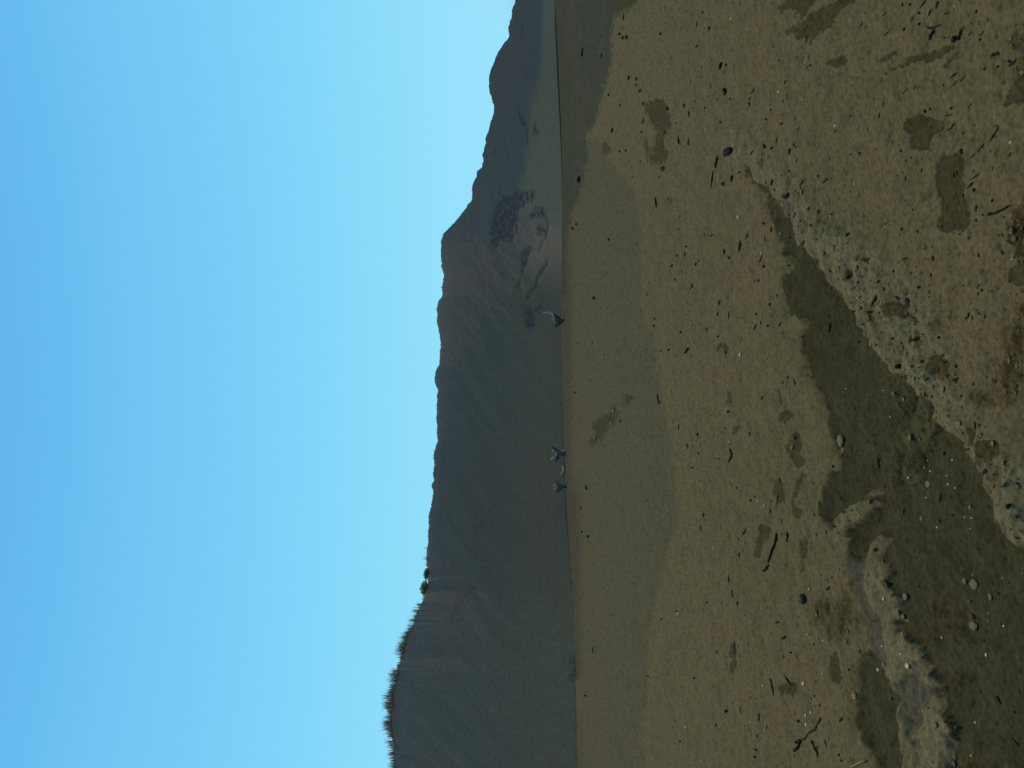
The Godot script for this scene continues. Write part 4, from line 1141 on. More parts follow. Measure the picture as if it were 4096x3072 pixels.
func lay_scraps() -> void:
	scrap(5.529, -11.904, -1.31, 0.1344, 0.0392, 0.0483, 0, "middling long leaning dark scrap on pale sand beyond stream, top of picture")
	scrap(5.501, -12.180, -3.14, 0.0698, 0.0321, 0.0207, 5, "middling long vertical dark scrap on pale sand beyond stream, top of picture, leftmost", "seaweed_scrap", "weed_brown")
	scrap(5.524, -12.469, 0.00, 0.0411, 0.0643, 0.0534, 3, "middling squat dark scrap on pale sand beyond stream, top of picture", "seaweed_scrap", "weed_olive")
	scrap(5.282, -12.040, -2.24, 0.0966, 0.0437, 0.0452, 1, "middling long slanting dark scrap on pale sand beyond stream, top of picture, leftmost")
	scrap(5.078, -11.576, -2.24, 0.1045, 0.0477, 0.0489, 6, "middling long slanting dark scrap on pale sand beyond stream, top of picture, second from left", "seaweed_scrap", "weed_olive")
	scrap(3.839, -8.667, 0.00, 0.0297, 0.0446, 0.0282, 4, "small squat dark scrap on pale sand beyond stream, top of picture, second from left", "seaweed_scrap", "weed_grey")
	scrap(2.937, -6.883, 0.00, 0.0163, 0.0249, 0.0212, 2, "small squat dark scrap on pale sand beyond stream, top of picture, third from left")
	scrap(3.139, -6.906, 2.77, 0.0523, 0.0205, 0.0172, 0, "middling long vertical dark scrap on pale sand beyond stream, top of picture, rightmost", "seaweed_scrap", "weed_grey")
	scrap(2.908, -6.462, -2.24, 0.0454, 0.0234, 0.0205, 5, "small stubby slanting dark scrap on pale sand beyond stream, top of picture, left of two", "seaweed_scrap", "weed_olive")
	scrap(4.386, -11.327, 2.24, 0.0636, 0.0336, 0.0321, 3, "small stubby leaning dark scrap on pale sand beyond stream, top of picture, left of two")
	scrap(4.111, -10.639, 2.24, 0.0598, 0.0316, 0.0299, 1, "small stubby leaning dark scrap on pale sand beyond stream, top of picture, right of two", "seaweed_scrap", "weed_brown")
	scrap(3.816, -10.275, -1.73, 0.1234, 0.0305, 0.0381, 6, "middling long crosswise dark scrap on pale sand beyond stream, top of picture, left of two")
	scrap(3.553, -10.030, -1.83, 0.1133, 0.0364, 0.0396, 4, "middling long slanting dark scrap on pale sand beyond stream, top of picture, third from left", "seaweed_scrap", "weed_brown")
	scrap(3.342, -10.078, -1.57, 0.1525, 0.0432, 0.0388, 2, "middling long crosswise dark scrap on pale sand beyond stream, top of picture, right of two", "seaweed_scrap", "weed_olive")
	scrap(5.142, -14.053, 0.00, 0.0408, 0.0612, 0.0445, 0, "small squat dark scrap on pale sand beyond stream, top of picture, leftmost")
	scrap(2.213, -5.968, -2.24, 0.0838, 0.0344, 0.0318, 5, "middling long slanting dark scrap on pale sand beyond stream, top of picture, rightmost")
	scrap(2.444, -6.089, 2.24, 0.0550, 0.0301, 0.0253, 3, "middling stubby leaning dark scrap on pale sand beyond stream, top of picture", "seaweed_scrap", "weed_grey")
	scrap(2.393, -5.935, 0.00, 0.0188, 0.0282, 0.0161, 1, "small squat dark scrap on pale sand beyond stream, top of picture, fifth from left")
	scrap(2.395, -6.384, -3.14, 0.0329, 0.0126, 0.0083, 6, "small thin vertical dark scrap on pale sand beyond stream, top of picture", "seaweed_scrap", "weed_grey")
	scrap(1.941, -5.256, -1.57, 0.0729, 0.0173, 0.0118, 4, "middling long crosswise dark scrap on open near sand, top of picture, leftmost", "seaweed_scrap", "weed_olive")
	scrap(1.915, -5.322, -1.57, 0.0604, 0.0175, 0.0112, 2, "small long crosswise dark scrap on pale sand beyond stream, top of picture, right of two")
	scrap(2.029, -5.362, -1.57, 0.0440, 0.0124, 0.0079, 0, "small long crosswise dark scrap on pale sand beyond stream, top of picture, left of two", "seaweed_scrap", "weed_brown")
	scrap(1.885, -5.322, -2.00, 0.0443, 0.0211, 0.0165, 5, "small stubby slanting dark scrap on pale sand beyond stream, top of picture, right of two")
	scrap(2.089, -5.804, 0.00, 0.0138, 0.0207, 0.0172, 3, "small squat dark scrap on pale sand beyond stream, top of picture, rightmost", "seaweed_scrap", "weed_brown")
	scrap(1.674, -4.835, -2.24, 0.0291, 0.0143, 0.0116, 1, "small stubby slanting dark scrap on open near sand, top of picture", "seaweed_scrap", "weed_olive")
	scrap(1.523, -4.644, 0.00, 0.0122, 0.0192, 0.0159, 6, "small squat dark scrap on open near sand, top of picture, leftmost")
	scrap(2.020, -6.106, 0.00, 0.0177, 0.0266, 0.0190, 4, "small squat dark scrap on pale sand beyond stream, top of picture, fourth from left", "seaweed_scrap", "weed_olive")
	scrap(2.451, -7.189, -2.47, 0.0682, 0.0261, 0.0250, 2, "middling long vertical dark scrap on pale sand beyond stream, top of picture, third from left", "seaweed_scrap", "weed_grey")
	scrap(2.618, -7.442, -2.77, 0.0451, 0.0245, 0.0193, 0, "middling long vertical dark scrap on pale sand beyond stream, top of picture, second from left")
	scrap(2.215, -7.238, 2.77, 0.0658, 0.0239, 0.0204, 5, "middling thin vertical dark scrap on pale sand beyond stream, upper picture, left of two", "seaweed_scrap", "weed_grey")
	scrap(2.378, -7.715, -2.61, 0.1364, 0.0153, 0.0249, 3, "large thin vertical dark scrap on pale sand beyond stream, upper picture, second from left")
	scrap(2.877, -8.259, -2.24, 0.0994, 0.0191, 0.0288, 1, "middling thin slanting dark scrap on pale sand beyond stream, top of picture")
	scrap(1.694, -5.757, -1.78, 0.1850, 0.0569, 0.0475, 6, "large long slanting dark scrap on pale sand beyond stream, upper picture")
	scrap(1.500, -5.140, -1.57, 0.0973, 0.0153, 0.0149, 4, "middling thin crosswise dark scrap on the littered crust, upper picture")
	scrap(1.433, -4.813, 0.00, 0.0190, 0.0286, 0.0174, 2, "small squat dark scrap on open near sand, upper picture, leftmost", "seaweed_scrap", "weed_brown")
	scrap(1.461, -4.748, 2.47, 0.0492, 0.0172, 0.0151, 0, "middling long vertical dark scrap on open near sand, upper picture, leftmost", "seaweed_scrap", "weed_olive")
	scrap(1.480, -4.925, -2.24, 0.0395, 0.0195, 0.0158, 5, "middling stubby slanting dark scrap on open near sand, upper picture")
	scrap(1.318, -4.505, 2.77, 0.0341, 0.0193, 0.0143, 3, "middling long vertical dark scrap on open near sand, upper picture, second from left", "seaweed_scrap", "weed_olive")
	scrap(1.209, -4.769, 2.47, 0.0362, 0.0189, 0.0149, 1, "middling long vertical dark scrap on the littered crust, upper picture, leftmost", "seaweed_scrap", "weed_grey")
	scrap(1.485, -5.726, 2.47, 0.0494, 0.0245, 0.0205, 6, "middling long vertical dark scrap on pale sand beyond stream, upper picture, third from left")
	scrap(1.478, -5.531, 0.00, 0.0146, 0.0219, 0.0156, 4, "small squat dark scrap on pale sand beyond stream, upper picture, right of two", "seaweed_scrap", "weed_grey")
	scrap(1.501, -5.951, -2.24, 0.0430, 0.0255, 0.0206, 2, "small stubby slanting dark scrap on pale sand beyond stream, upper picture", "seaweed_scrap", "weed_olive")
	scrap(1.632, -6.326, 2.61, 0.1423, 0.0229, 0.0282, 0, "large thin vertical dark scrap on pale sand beyond stream, upper picture, third from left")
	scrap(1.735, -6.178, 2.47, 0.1066, 0.0204, 0.0250, 5, "large thin vertical dark scrap on pale sand beyond stream, upper picture, fourth from left")
	scrap(4.307, -13.424, 2.24, 0.0808, 0.0443, 0.0425, 3, "small stubby leaning dark scrap on pale sand beyond stream, upper picture")
	scrap(3.248, -10.176, -2.00, 0.0748, 0.0268, 0.0296, 1, "small long slanting dark scrap on pale sand beyond stream, upper picture", "seaweed_scrap", "weed_brown")
	scrap(2.343, -8.596, -1.83, 0.1456, 0.0425, 0.0468, 6, "middling long slanting dark scrap on pale sand beyond stream, upper picture", "seaweed_scrap", "weed_olive")
	scrap(2.298, -8.776, -1.57, 0.0775, 0.0203, 0.0183, 4, "small long crosswise dark scrap on pale sand beyond stream, upper picture")
	scrap(8.523, -20.303, -1.57, 0.5122, 0.0469, 0.0937, 2, "large thin crosswise dark scrap on damp sand below bank, top of picture")
	scrap(6.392, -15.391, 2.24, 0.1112, 0.0507, 0.0538, 0, "small long leaning dark scrap on damp sand below bank, top of picture", "seaweed_scrap", "weed_grey")
	scrap(5.578, -21.555, -2.24, 0.1946, 0.1279, 0.1185, 5, "middling stubby slanting dark scrap on damp sand below bank, upper picture")
	scrap(1.418, -2.963, -1.36, 0.0519, 0.0098, 0.0063, 3, "middling thin leaning dark scrap on open near sand, top of picture, fourth from left", "seaweed_scrap", "weed_grey")
	scrap(1.369, -2.875, 2.47, 0.0248, 0.0123, 0.0086, 1, "middling long vertical dark scrap on open near sand, top of picture, third from left", "seaweed_scrap", "weed_olive")
	scrap(1.363, -2.922, 2.47, 0.0202, 0.0087, 0.0061, 6, "middling long vertical dark scrap on open near sand, top of picture, second from left")
	scrap(1.407, -3.052, -1.21, 0.0473, 0.0091, 0.0059, 4, "middling thin leaning dark scrap on open near sand, top of picture, third from left", "seaweed_scrap", "weed_brown")
	scrap(1.320, -2.840, -1.83, 0.0241, 0.0066, 0.0042, 2, "small long slanting dark scrap on open near sand, top of picture")
	scrap(1.309, -2.918, -1.94, 0.0830, 0.0125, 0.0080, 0, "large thin slanting dark scrap on open near sand, top of picture")
	scrap(1.282, -2.922, 2.24, 0.0410, 0.0193, 0.0126, 5, "middling long leaning dark scrap on open near sand, top of picture, leftmost")
	scrap(1.202, -2.777, -2.77, 0.0252, 0.0229, 0.0162, 3, "middling stubby vertical dark scrap on open near sand, top of picture")
	scrap(1.205, -2.748, -0.90, 0.0386, 0.0136, 0.0087, 1, "middling long leaning dark scrap on open near sand, top of picture, third from left")
	scrap(1.213, -2.731, -1.00, 0.0353, 0.0045, 0.0029, 6, "middling thin leaning dark scrap on open near sand, top of picture, sixth from left", "seaweed_scrap", "weed_grey")
	scrap(1.236, -2.840, 0.00, 0.0067, 0.0110, 0.0082, 4, "small squat dark scrap on open near sand, top of picture, second from left")
	scrap(1.547, -3.334, -1.57, 0.0315, 0.0077, 0.0049, 2, "small long crosswise dark scrap on open near sand, top of picture, second from left", "seaweed_scrap", "weed_grey")
	scrap(1.453, -3.283, -1.57, 0.0725, 0.0076, 0.0048, 0, "middling thin crosswise dark scrap on open near sand, top of picture, leftmost")
	scrap(1.237, -2.643, 0.00, 0.0098, 0.0146, 0.0070, 5, "small squat dark scrap on open near sand, top of picture, fourth from left")
	scrap(1.146, -2.604, -1.49, 0.0395, 0.0069, 0.0044, 3, "middling thin crosswise dark scrap on open near sand, top of picture, rightmost", "seaweed_scrap", "weed_brown")
	scrap(1.132, -2.617, 0.00, 0.0076, 0.0115, 0.0084, 1, "small squat dark scrap on open near sand, top of picture, rightmost")
	scrap(1.182, -2.686, -1.57, 0.0254, 0.0071, 0.0045, 6, "small long crosswise dark scrap on open near sand, top of picture, rightmost", "seaweed_scrap", "weed_brown")
	scrap(1.609, -3.551, -1.21, 0.0551, 0.0105, 0.0089, 4, "middling thin leaning dark scrap on open near sand, top of picture, leftmost", "seaweed_scrap", "weed_olive")
	scrap(1.045, -2.533, -1.74, 0.0433, 0.0125, 0.0080, 2, "middling long crosswise dark scrap on open near sand, top of picture, second from left")
	scrap(1.054, -2.554, -1.30, 0.0276, 0.0051, 0.0032, 0, "middling thin leaning dark scrap on open near sand, top of picture, rightmost", "seaweed_scrap", "weed_olive")
	scrap(0.990, -2.455, -1.48, 0.0494, 0.0105, 0.0067, 5, "middling long crosswise dark scrap on open near sand, top of picture, rightmost")
	scrap(1.001, -2.469, -2.28, 0.0189, 0.0081, 0.0052, 3, "middling long slanting dark scrap on open near sand, top of picture, right of two")
	scrap(1.027, -2.595, -2.26, 0.0203, 0.0068, 0.0044, 1, "middling long slanting dark scrap on open near sand, top of picture, left of two", "seaweed_scrap", "weed_grey")
	scrap(0.954, -2.407, 2.80, 0.0144, 0.0071, 0.0052, 6, "middling long vertical dark scrap on open near sand, top of picture, rightmost", "seaweed_scrap", "weed_olive")
	scrap(1.082, -2.792, -1.49, 0.0435, 0.0074, 0.0047, 4, "middling thin crosswise dark scrap on open near sand, top of picture, second from left")
	scrap(1.051, -2.738, -1.26, 0.0341, 0.0081, 0.0052, 2, "middling long leaning dark scrap on open near sand, top of picture, rightmost", "seaweed_scrap", "weed_brown")
	scrap(1.052, -2.792, -1.36, 0.0489, 0.0055, 0.0035, 0, "middling thin leaning dark scrap on open near sand, top of picture, fifth from left")
	scrap(1.077, -2.863, 2.77, 0.0147, 0.0076, 0.0054, 5, "small long vertical dark scrap on open near sand, top of picture, second from left", "seaweed_scrap", "weed_brown")
	scrap(1.132, -3.043, 2.47, 0.0179, 0.0060, 0.0043, 3, "small long vertical dark scrap on open near sand, top of picture, leftmost", "seaweed_scrap", "weed_olive")
	scrap(1.153, -3.133, -1.36, 0.0403, 0.0052, 0.0033, 1, "middling thin leaning dark scrap on open near sand, top of picture, second from left")
	scrap(0.972, -2.806, 0.00, 0.0111, 0.0167, 0.0078, 6, "small squat dark scrap on open near sand, top of picture, third from left", "seaweed_scrap", "weed_olive")
	scrap(1.024, -2.987, -2.47, 0.0227, 0.0118, 0.0082, 4, "middling long vertical dark scrap on open near sand, top of picture, leftmost", "seaweed_scrap", "weed_grey")
	scrap(0.955, -2.833, -1.78, 0.0496, 0.0075, 0.0048, 2, "middling thin slanting dark scrap on open near sand, top of picture")
	scrap(0.908, -2.814, -1.31, 0.0437, 0.0121, 0.0077, 0, "middling long leaning dark scrap on open near sand, top of picture, second from left", "seaweed_scrap", "weed_grey")
	scrap(0.808, -2.551, -0.96, 0.0785, 0.0093, 0.0059, 5, "large thin leaning dark scrap on open near sand, upper picture")
	scrap(0.824, -2.539, -2.50, 0.0145, 0.0059, 0.0040, 3, "small long vertical dark scrap on open near sand, top of picture, rightmost")
	scrap(0.782, -2.640, -1.19, 0.0392, 0.0087, 0.0056, 1, "middling thin leaning dark scrap on open near sand, upper picture, rightmost", "seaweed_scrap", "weed_brown")
	scrap(0.772, -2.676, -1.30, 0.0291, 0.0053, 0.0034, 6, "middling thin leaning dark scrap on open near sand, upper picture, second from left")
	scrap(0.802, -2.752, -2.78, 0.0249, 0.0118, 0.0084, 4, "middling long vertical dark scrap on open near sand, upper picture, rightmost", "seaweed_scrap", "weed_brown")
	scrap(0.923, -3.147, 0.00, 0.0100, 0.0149, 0.0071, 2, "small squat dark scrap on open near sand, upper picture, third from left", "seaweed_scrap", "weed_olive")
	scrap(0.736, -2.795, 2.78, 0.0186, 0.0101, 0.0072, 0, "middling long vertical dark scrap on open near sand, upper picture, third from left")
	scrap(0.692, -2.557, -3.14, 0.0132, 0.0042, 0.0031, 5, "small thin vertical dark scrap on open near sand, upper picture", "seaweed_scrap", "weed_olive")
	scrap(0.692, -2.659, -1.44, 0.0620, 0.0061, 0.0039, 3, "large thin crosswise dark scrap on open near sand, upper picture")
	scrap(0.669, -2.679, -1.30, 0.0361, 0.0088, 0.0057, 1, "middling long leaning dark scrap on open near sand, upper picture")
	scrap(1.481, -4.417, 2.95, 0.0321, 0.0058, 0.0047, 6, "middling thin vertical dark scrap on open near sand, top of picture", "seaweed_scrap", "weed_grey")
	scrap(1.407, -4.363, -1.21, 0.0496, 0.0058, 0.0081, 4, "middling thin leaning dark scrap on open near sand, upper picture, leftmost", "seaweed_scrap", "weed_olive")
	scrap(1.001, -3.933, -1.49, 0.0735, 0.0130, 0.0083, 2, "middling thin crosswise dark scrap on open near sand, upper picture")
	scrap(1.081, -4.257, -1.31, 0.0601, 0.0211, 0.0136, 0, "middling stubby leaning dark scrap on open near sand, upper picture", "seaweed_scrap", "weed_brown")
	scrap(1.052, -4.008, -2.00, 0.0255, 0.0119, 0.0080, 5, "small stubby slanting dark scrap on open near sand, upper picture")
	scrap(1.680, -4.215, -1.57, 0.0399, 0.0111, 0.0071, 3, "small long crosswise dark scrap on open near sand, top of picture, leftmost", "seaweed_scrap", "weed_brown")
	scrap(1.269, -7.801, -3.14, 0.0335, 0.0309, 0.0201, 1, "small stubby vertical dark scrap on pale sand beyond stream, upper picture", "seaweed_scrap", "weed_olive")
	scrap(1.211, -7.416, 2.95, 0.0474, 0.0196, 0.0146, 6, "middling long vertical dark scrap on pale sand beyond stream, upper picture, leftmost")
	scrap(1.275, -7.339, 0.00, 0.0213, 0.0319, 0.0215, 4, "small squat dark scrap on pale sand beyond stream, upper picture, left of two", "seaweed_scrap", "weed_olive")
	scrap(1.044, -6.906, -3.14, 0.0317, 0.0250, 0.0164, 2, "small stubby vertical dark scrap on pale sand beyond stream, above picture middle, leftmost", "seaweed_scrap", "weed_grey")
	scrap(0.871, -7.021, -2.24, 0.0620, 0.0278, 0.0256, 0, "middling long slanting dark scrap on pale sand beyond stream, above picture middle, left of two")
	scrap(0.865, -7.140, 2.47, 0.0370, 0.0118, 0.0120, 5, "small thin vertical dark scrap on pale sand beyond stream, above picture middle", "seaweed_scrap", "weed_grey")
	scrap(1.035, -7.841, -3.14, 0.0292, 0.0181, 0.0118, 3, "small long vertical dark scrap on pale sand beyond stream, above picture middle, leftmost", "seaweed_scrap", "weed_olive")
	scrap(0.757, -9.118, -1.83, 0.0669, 0.0240, 0.0232, 1, "small stubby slanting dark scrap on pale sand beyond stream, above picture middle, left of two")
	scrap(0.990, -5.935, 2.77, 0.0449, 0.0215, 0.0168, 6, "middling long vertical dark scrap on pale sand beyond stream, upper picture, second from left", "seaweed_scrap", "weed_brown")
	scrap(0.962, -5.531, 2.67, 0.0780, 0.0201, 0.0187, 4, "large thin vertical dark scrap on pale sand beyond stream, upper picture, rightmost")
	scrap(0.735, -4.960, 0.00, 0.0196, 0.0294, 0.0209, 2, "middling squat dark scrap on pale sand beyond stream, above picture middle", "seaweed_scrap", "weed_brown")
	scrap(0.794, -5.042, -1.07, 0.0814, 0.0083, 0.0145, 0, "middling thin leaning dark scrap on pale sand beyond stream, above picture middle, rightmost")
	scrap(0.909, -4.948, -2.95, 0.0432, 0.0082, 0.0066, 5, "middling thin vertical dark scrap on pale sand beyond stream, upper picture, right of two")
	scrap(0.998, -5.349, -1.14, 0.0655, 0.0176, 0.0176, 3, "middling long leaning dark scrap on pale sand beyond stream, upper picture", "seaweed_scrap", "weed_olive")
	scrap(0.940, -4.835, 2.47, 0.0334, 0.0128, 0.0109, 1, "middling long vertical dark scrap on pale sand beyond stream, upper picture, rightmost", "seaweed_scrap", "weed_grey")
	scrap(0.889, -4.412, 0.00, 0.0151, 0.0227, 0.0151, 6, "small squat dark scrap on wet stream bed, upper picture, right of two")
	scrap(0.925, -4.449, 0.00, 0.0141, 0.0211, 0.0172, 4, "small squat dark scrap on the littered crust, upper picture, left of two", "seaweed_scrap", "weed_grey")
	scrap(1.118, -4.802, 0.00, 0.0165, 0.0247, 0.0141, 2, "small squat dark scrap on wet stream bed, upper picture, left of two", "seaweed_scrap", "weed_olive")
	scrap(0.720, -4.496, -1.57, 0.0425, 0.0104, 0.0066, 0, "small long crosswise dark scrap on wet stream bed, above picture middle")
	scrap(0.631, -6.106, 2.24, 0.0613, 0.0161, 0.0178, 5, "middling thin leaning dark scrap on pale sand beyond stream, above picture middle, second from left", "seaweed_scrap", "weed_brown")
	scrap(0.541, -6.142, 2.77, 0.0260, 0.0162, 0.0122, 3, "small long vertical dark scrap on pale sand beyond stream, above picture middle, second from left")
	scrap(0.506, -5.820, 2.95, 0.0592, 0.0134, 0.0107, 1, "middling thin vertical dark scrap on pale sand beyond stream, above picture middle, left of two")
	scrap(0.484, -4.824, 2.77, 0.0219, 0.0159, 0.0115, 6, "small stubby vertical dark scrap on pale sand beyond stream, above picture middle, third from left", "seaweed_scrap", "weed_olive")
	scrap(0.454, -5.140, 0.00, 0.0149, 0.0224, 0.0150, 4, "small squat dark scrap on pale sand beyond stream, above picture middle, second from left")
	scrap(0.524, -4.706, -3.14, 0.0189, 0.0124, 0.0083, 2, "small long vertical dark scrap on pale sand beyond stream, above picture middle, third from left", "seaweed_scrap", "weed_olive")
	scrap(0.370, -5.153, -1.21, 0.0933, 0.0136, 0.0186, 0, "middling thin leaning dark scrap on pale sand beyond stream, above picture middle, third from left")
	scrap(0.387, -4.995, 2.77, 0.0227, 0.0148, 0.0109, 5, "small stubby vertical dark scrap on pale sand beyond stream, above picture middle, second from left")
	scrap(0.341, -4.634, -3.14, 0.0186, 0.0137, 0.0092, 3, "small stubby vertical dark scrap on pale sand beyond stream, above picture middle, rightmost", "seaweed_scrap", "weed_grey")
	scrap(0.311, -7.288, -1.26, 0.1383, 0.0168, 0.0335, 1, "middling thin leaning dark scrap on pale sand beyond stream, above picture middle, leftmost")
	scrap(0.354, -8.163, -1.57, 0.0927, 0.0242, 0.0207, 6, "small long crosswise dark scrap on pale sand beyond stream, above picture middle, leftmost")
	scrap(0.367, -6.106, 0.00, 0.0177, 0.0266, 0.0169, 4, "small squat dark scrap on pale sand beyond stream, above picture middle, leftmost", "seaweed_scrap", "weed_brown")
	scrap(0.446, -6.522, -2.24, 0.0523, 0.0150, 0.0164, 2, "middling long slanting dark scrap on pale sand beyond stream, above picture middle, right of two")
	scrap(0.676, -5.191, -1.57, 0.0491, 0.0120, 0.0077, 0, "small long crosswise dark scrap on pale sand beyond stream, above picture middle, second from left", "seaweed_scrap", "weed_brown")
	scrap(0.665, -5.103, 0.00, 0.0121, 0.0184, 0.0157, 5, "small squat dark scrap on pale sand beyond stream, above picture middle, third from left", "seaweed_scrap", "weed_olive")
	scrap(4.835, -24.586, -2.77, 0.1266, 0.0729, 0.0605, 3, "small long vertical dark scrap on damp sand below bank, upper picture")
	scrap(4.628, -22.820, -2.24, 0.1557, 0.0602, 0.0717, 1, "small long slanting dark scrap on damp sand below bank, upper picture", "seaweed_scrap", "weed_olive")
	scrap(1.847, -17.012, -1.94, 0.1671, 0.0673, 0.0738, 6, "middling stubby slanting dark scrap on damp sand below bank, above picture middle", "seaweed_scrap", "weed_grey")
	scrap(2.069, -9.001, -2.61, 0.1591, 0.0208, 0.0323, 4, "large thin vertical dark scrap on pale sand beyond stream, upper picture, leftmost")
	scrap(1.193, -6.384, -1.57, 0.0805, 0.0168, 0.0152, 2, "middling long crosswise dark scrap on pale sand beyond stream, upper picture", "seaweed_scrap", "weed_grey")
	scrap(1.016, -4.223, -2.77, 0.0448, 0.0125, 0.0101, 0, "middling thin vertical dark scrap on the littered crust, upper picture")
	scrap(1.075, -4.521, -1.65, 0.0986, 0.0268, 0.0172, 5, "middling long crosswise dark scrap on the littered crust, upper picture, left of two")
	scrap(0.901, -4.085, 2.47, 0.0310, 0.0135, 0.0105, 3, "middling long vertical dark scrap on the littered crust, upper picture, rightmost", "seaweed_scrap", "weed_brown")
	scrap(0.915, -4.301, -0.90, 0.0431, 0.0099, 0.0096, 1, "middling thin leaning dark scrap on the littered crust, upper picture")
	scrap(0.968, -4.531, -2.77, 0.0274, 0.0105, 0.0081, 6, "middling long vertical dark scrap on the littered crust, upper picture, second from left", "seaweed_scrap", "weed_brown")
	scrap(0.825, -3.855, 0.00, 0.0122, 0.0183, 0.0108, 4, "small squat dark scrap on open near sand, upper picture, second from left", "seaweed_scrap", "weed_olive")
	scrap(0.689, -3.668, 2.77, 0.0189, 0.0133, 0.0095, 2, "small stubby vertical dark scrap on open near sand, upper picture")
	scrap(0.649, -3.649, -1.57, 0.0460, 0.0084, 0.0054, 0, "middling long crosswise dark scrap on the littered crust, upper picture, right of two", "seaweed_scrap", "weed_olive")
	scrap(0.741, -4.133, 0.00, 0.0142, 0.0213, 0.0138, 5, "small squat dark scrap on the littered crust, upper picture, right of two", "seaweed_scrap", "weed_grey")
	scrap(0.742, -4.190, -1.36, 0.0979, 0.0097, 0.0127, 3, "large thin leaning dark scrap on the littered crust, upper picture")
	scrap(0.631, -4.054, 2.95, 0.0236, 0.0120, 0.0086, 1, "middling long vertical dark scrap on the littered crust, above picture middle", "seaweed_scrap", "weed_grey")
	scrap(0.622, -3.970, 0.00, 0.0105, 0.0157, 0.0111, 6, "small squat dark scrap on the littered crust, above picture middle, left of two", "seaweed_scrap", "weed_olive")
	scrap(0.553, -3.869, -2.77, 0.0410, 0.0102, 0.0081, 4, "middling thin vertical dark scrap on the littered crust, above picture middle, leftmost")
	scrap(0.536, -3.459, -1.69, 0.0743, 0.0148, 0.0095, 2, "middling long crosswise dark scrap on the littered crust, above picture middle")
	scrap(0.552, -3.528, -1.65, 0.0550, 0.0081, 0.0052, 0, "middling thin crosswise dark scrap on the littered crust, above picture middle")
	scrap(0.476, -3.510, -1.57, 0.0376, 0.0093, 0.0059, 5, "small long crosswise dark scrap on the littered crust, above picture middle, left of two", "seaweed_scrap", "weed_brown")
	scrap(0.450, -3.522, -3.14, 0.0151, 0.0093, 0.0065, 3, "small long vertical dark scrap on the littered crust, above picture middle", "seaweed_scrap", "weed_olive")
	scrap(0.457, -3.215, -3.14, 0.0129, 0.0085, 0.0060, 1, "small long vertical dark scrap on open near sand, above picture middle")
	scrap(0.487, -3.643, 0.00, 0.0144, 0.0216, 0.0137, 6, "middling squat dark scrap on the littered crust, above picture middle", "seaweed_scrap", "weed_olive")
	scrap(0.351, -3.345, -0.94, 0.0898, 0.0143, 0.0115, 4, "large thin leaning dark scrap on the littered crust, above picture middle, leftmost")
	scrap(0.340, -3.170, -2.07, 0.0351, 0.0115, 0.0074, 2, "middling long slanting dark scrap on the littered crust, above picture middle")
	scrap(0.326, -3.101, -2.00, 0.0334, 0.0204, 0.0131, 0, "middling stubby slanting dark scrap on the littered crust, above picture middle", "seaweed_scrap", "weed_grey")
	scrap(0.312, -3.101, 0.00, 0.0082, 0.0123, 0.0089, 5, "small squat dark scrap on the littered crust, above picture middle, right of two", "seaweed_scrap", "weed_olive")
	scrap(0.311, -3.425, -1.73, 0.0453, 0.0147, 0.0094, 3, "middling stubby crosswise dark scrap on the littered crust, above picture middle")
	scrap(0.281, -3.409, -2.77, 0.0310, 0.0090, 0.0067, 1, "middling thin vertical dark scrap on the littered crust, above picture middle, second from left", "seaweed_scrap", "weed_brown")
	scrap(0.261, -3.482, -1.69, 0.0363, 0.0080, 0.0051, 6, "small long crosswise dark scrap on the littered crust, above picture middle, right of two")
	scrap(0.278, -3.951, 2.70, 0.0550, 0.0195, 0.0151, 4, "large thin vertical dark scrap on wet stream bed, above picture middle")
	scrap(0.298, -3.820, -3.14, 0.0219, 0.0101, 0.0069, 2, "middling long vertical dark scrap on wet stream bed, above picture middle, left of two", "seaweed_scrap", "weed_olive")
	scrap(0.187, -3.213, -1.36, 0.0845, 0.0117, 0.0075, 0, "large thin leaning dark scrap on the littered crust, above picture middle, second from left")
	scrap(0.170, -3.043, -1.36, 0.0889, 0.0120, 0.0077, 5, "large thin leaning dark scrap on the littered crust, above picture middle, rightmost")
	scrap(0.142, -3.137, -2.77, 0.0285, 0.0093, 0.0067, 3, "middling thin vertical dark scrap on the littered crust, above picture middle, fourth from left", "seaweed_scrap", "weed_grey")
	scrap(0.165, -3.156, -2.77, 0.0191, 0.0062, 0.0045, 1, "middling thin vertical dark scrap on the littered crust, above picture middle, third from left")
	scrap(0.069, -3.175, 0.00, 0.0209, 0.0328, 0.0248, 6, "large squat dark scrap on the littered crust, above picture middle")
	scrap(0.084, -3.313, 2.77, 0.0251, 0.0131, 0.0094, 4, "middling long vertical dark scrap on wet stream bed, above picture middle, right of two", "seaweed_scrap", "weed_olive")
	scrap(0.208, -3.499, 0.00, 0.0102, 0.0152, 0.0077, 2, "small squat dark scrap on wet stream bed, above picture middle")
	scrap(0.509, -2.975, -1.57, 0.0319, 0.0078, 0.0050, 0, "small long crosswise dark scrap on open near sand, upper picture", "seaweed_scrap", "weed_brown")
	scrap(0.494, -3.133, -1.57, 0.0356, 0.0083, 0.0053, 5, "small long crosswise dark scrap on open near sand, above picture middle")
	scrap(0.342, -2.954, -2.00, 0.0232, 0.0107, 0.0069, 3, "small stubby slanting dark scrap on open near sand, above picture middle", "seaweed_scrap", "weed_brown")
	scrap(0.545, -2.649, 0.00, 0.0105, 0.0157, 0.0060, 1, "small squat dark scrap on open near sand, upper picture, rightmost", "seaweed_scrap", "weed_olive")
	scrap(0.548, -2.570, 0.00, 0.0122, 0.0183, 0.0065, 6, "middling squat dark scrap on open near sand, upper picture")
	scrap(0.647, -2.659, -2.49, 0.0180, 0.0114, 0.0078, 4, "middling stubby vertical dark scrap on open near sand, upper picture", "seaweed_scrap", "weed_olive")
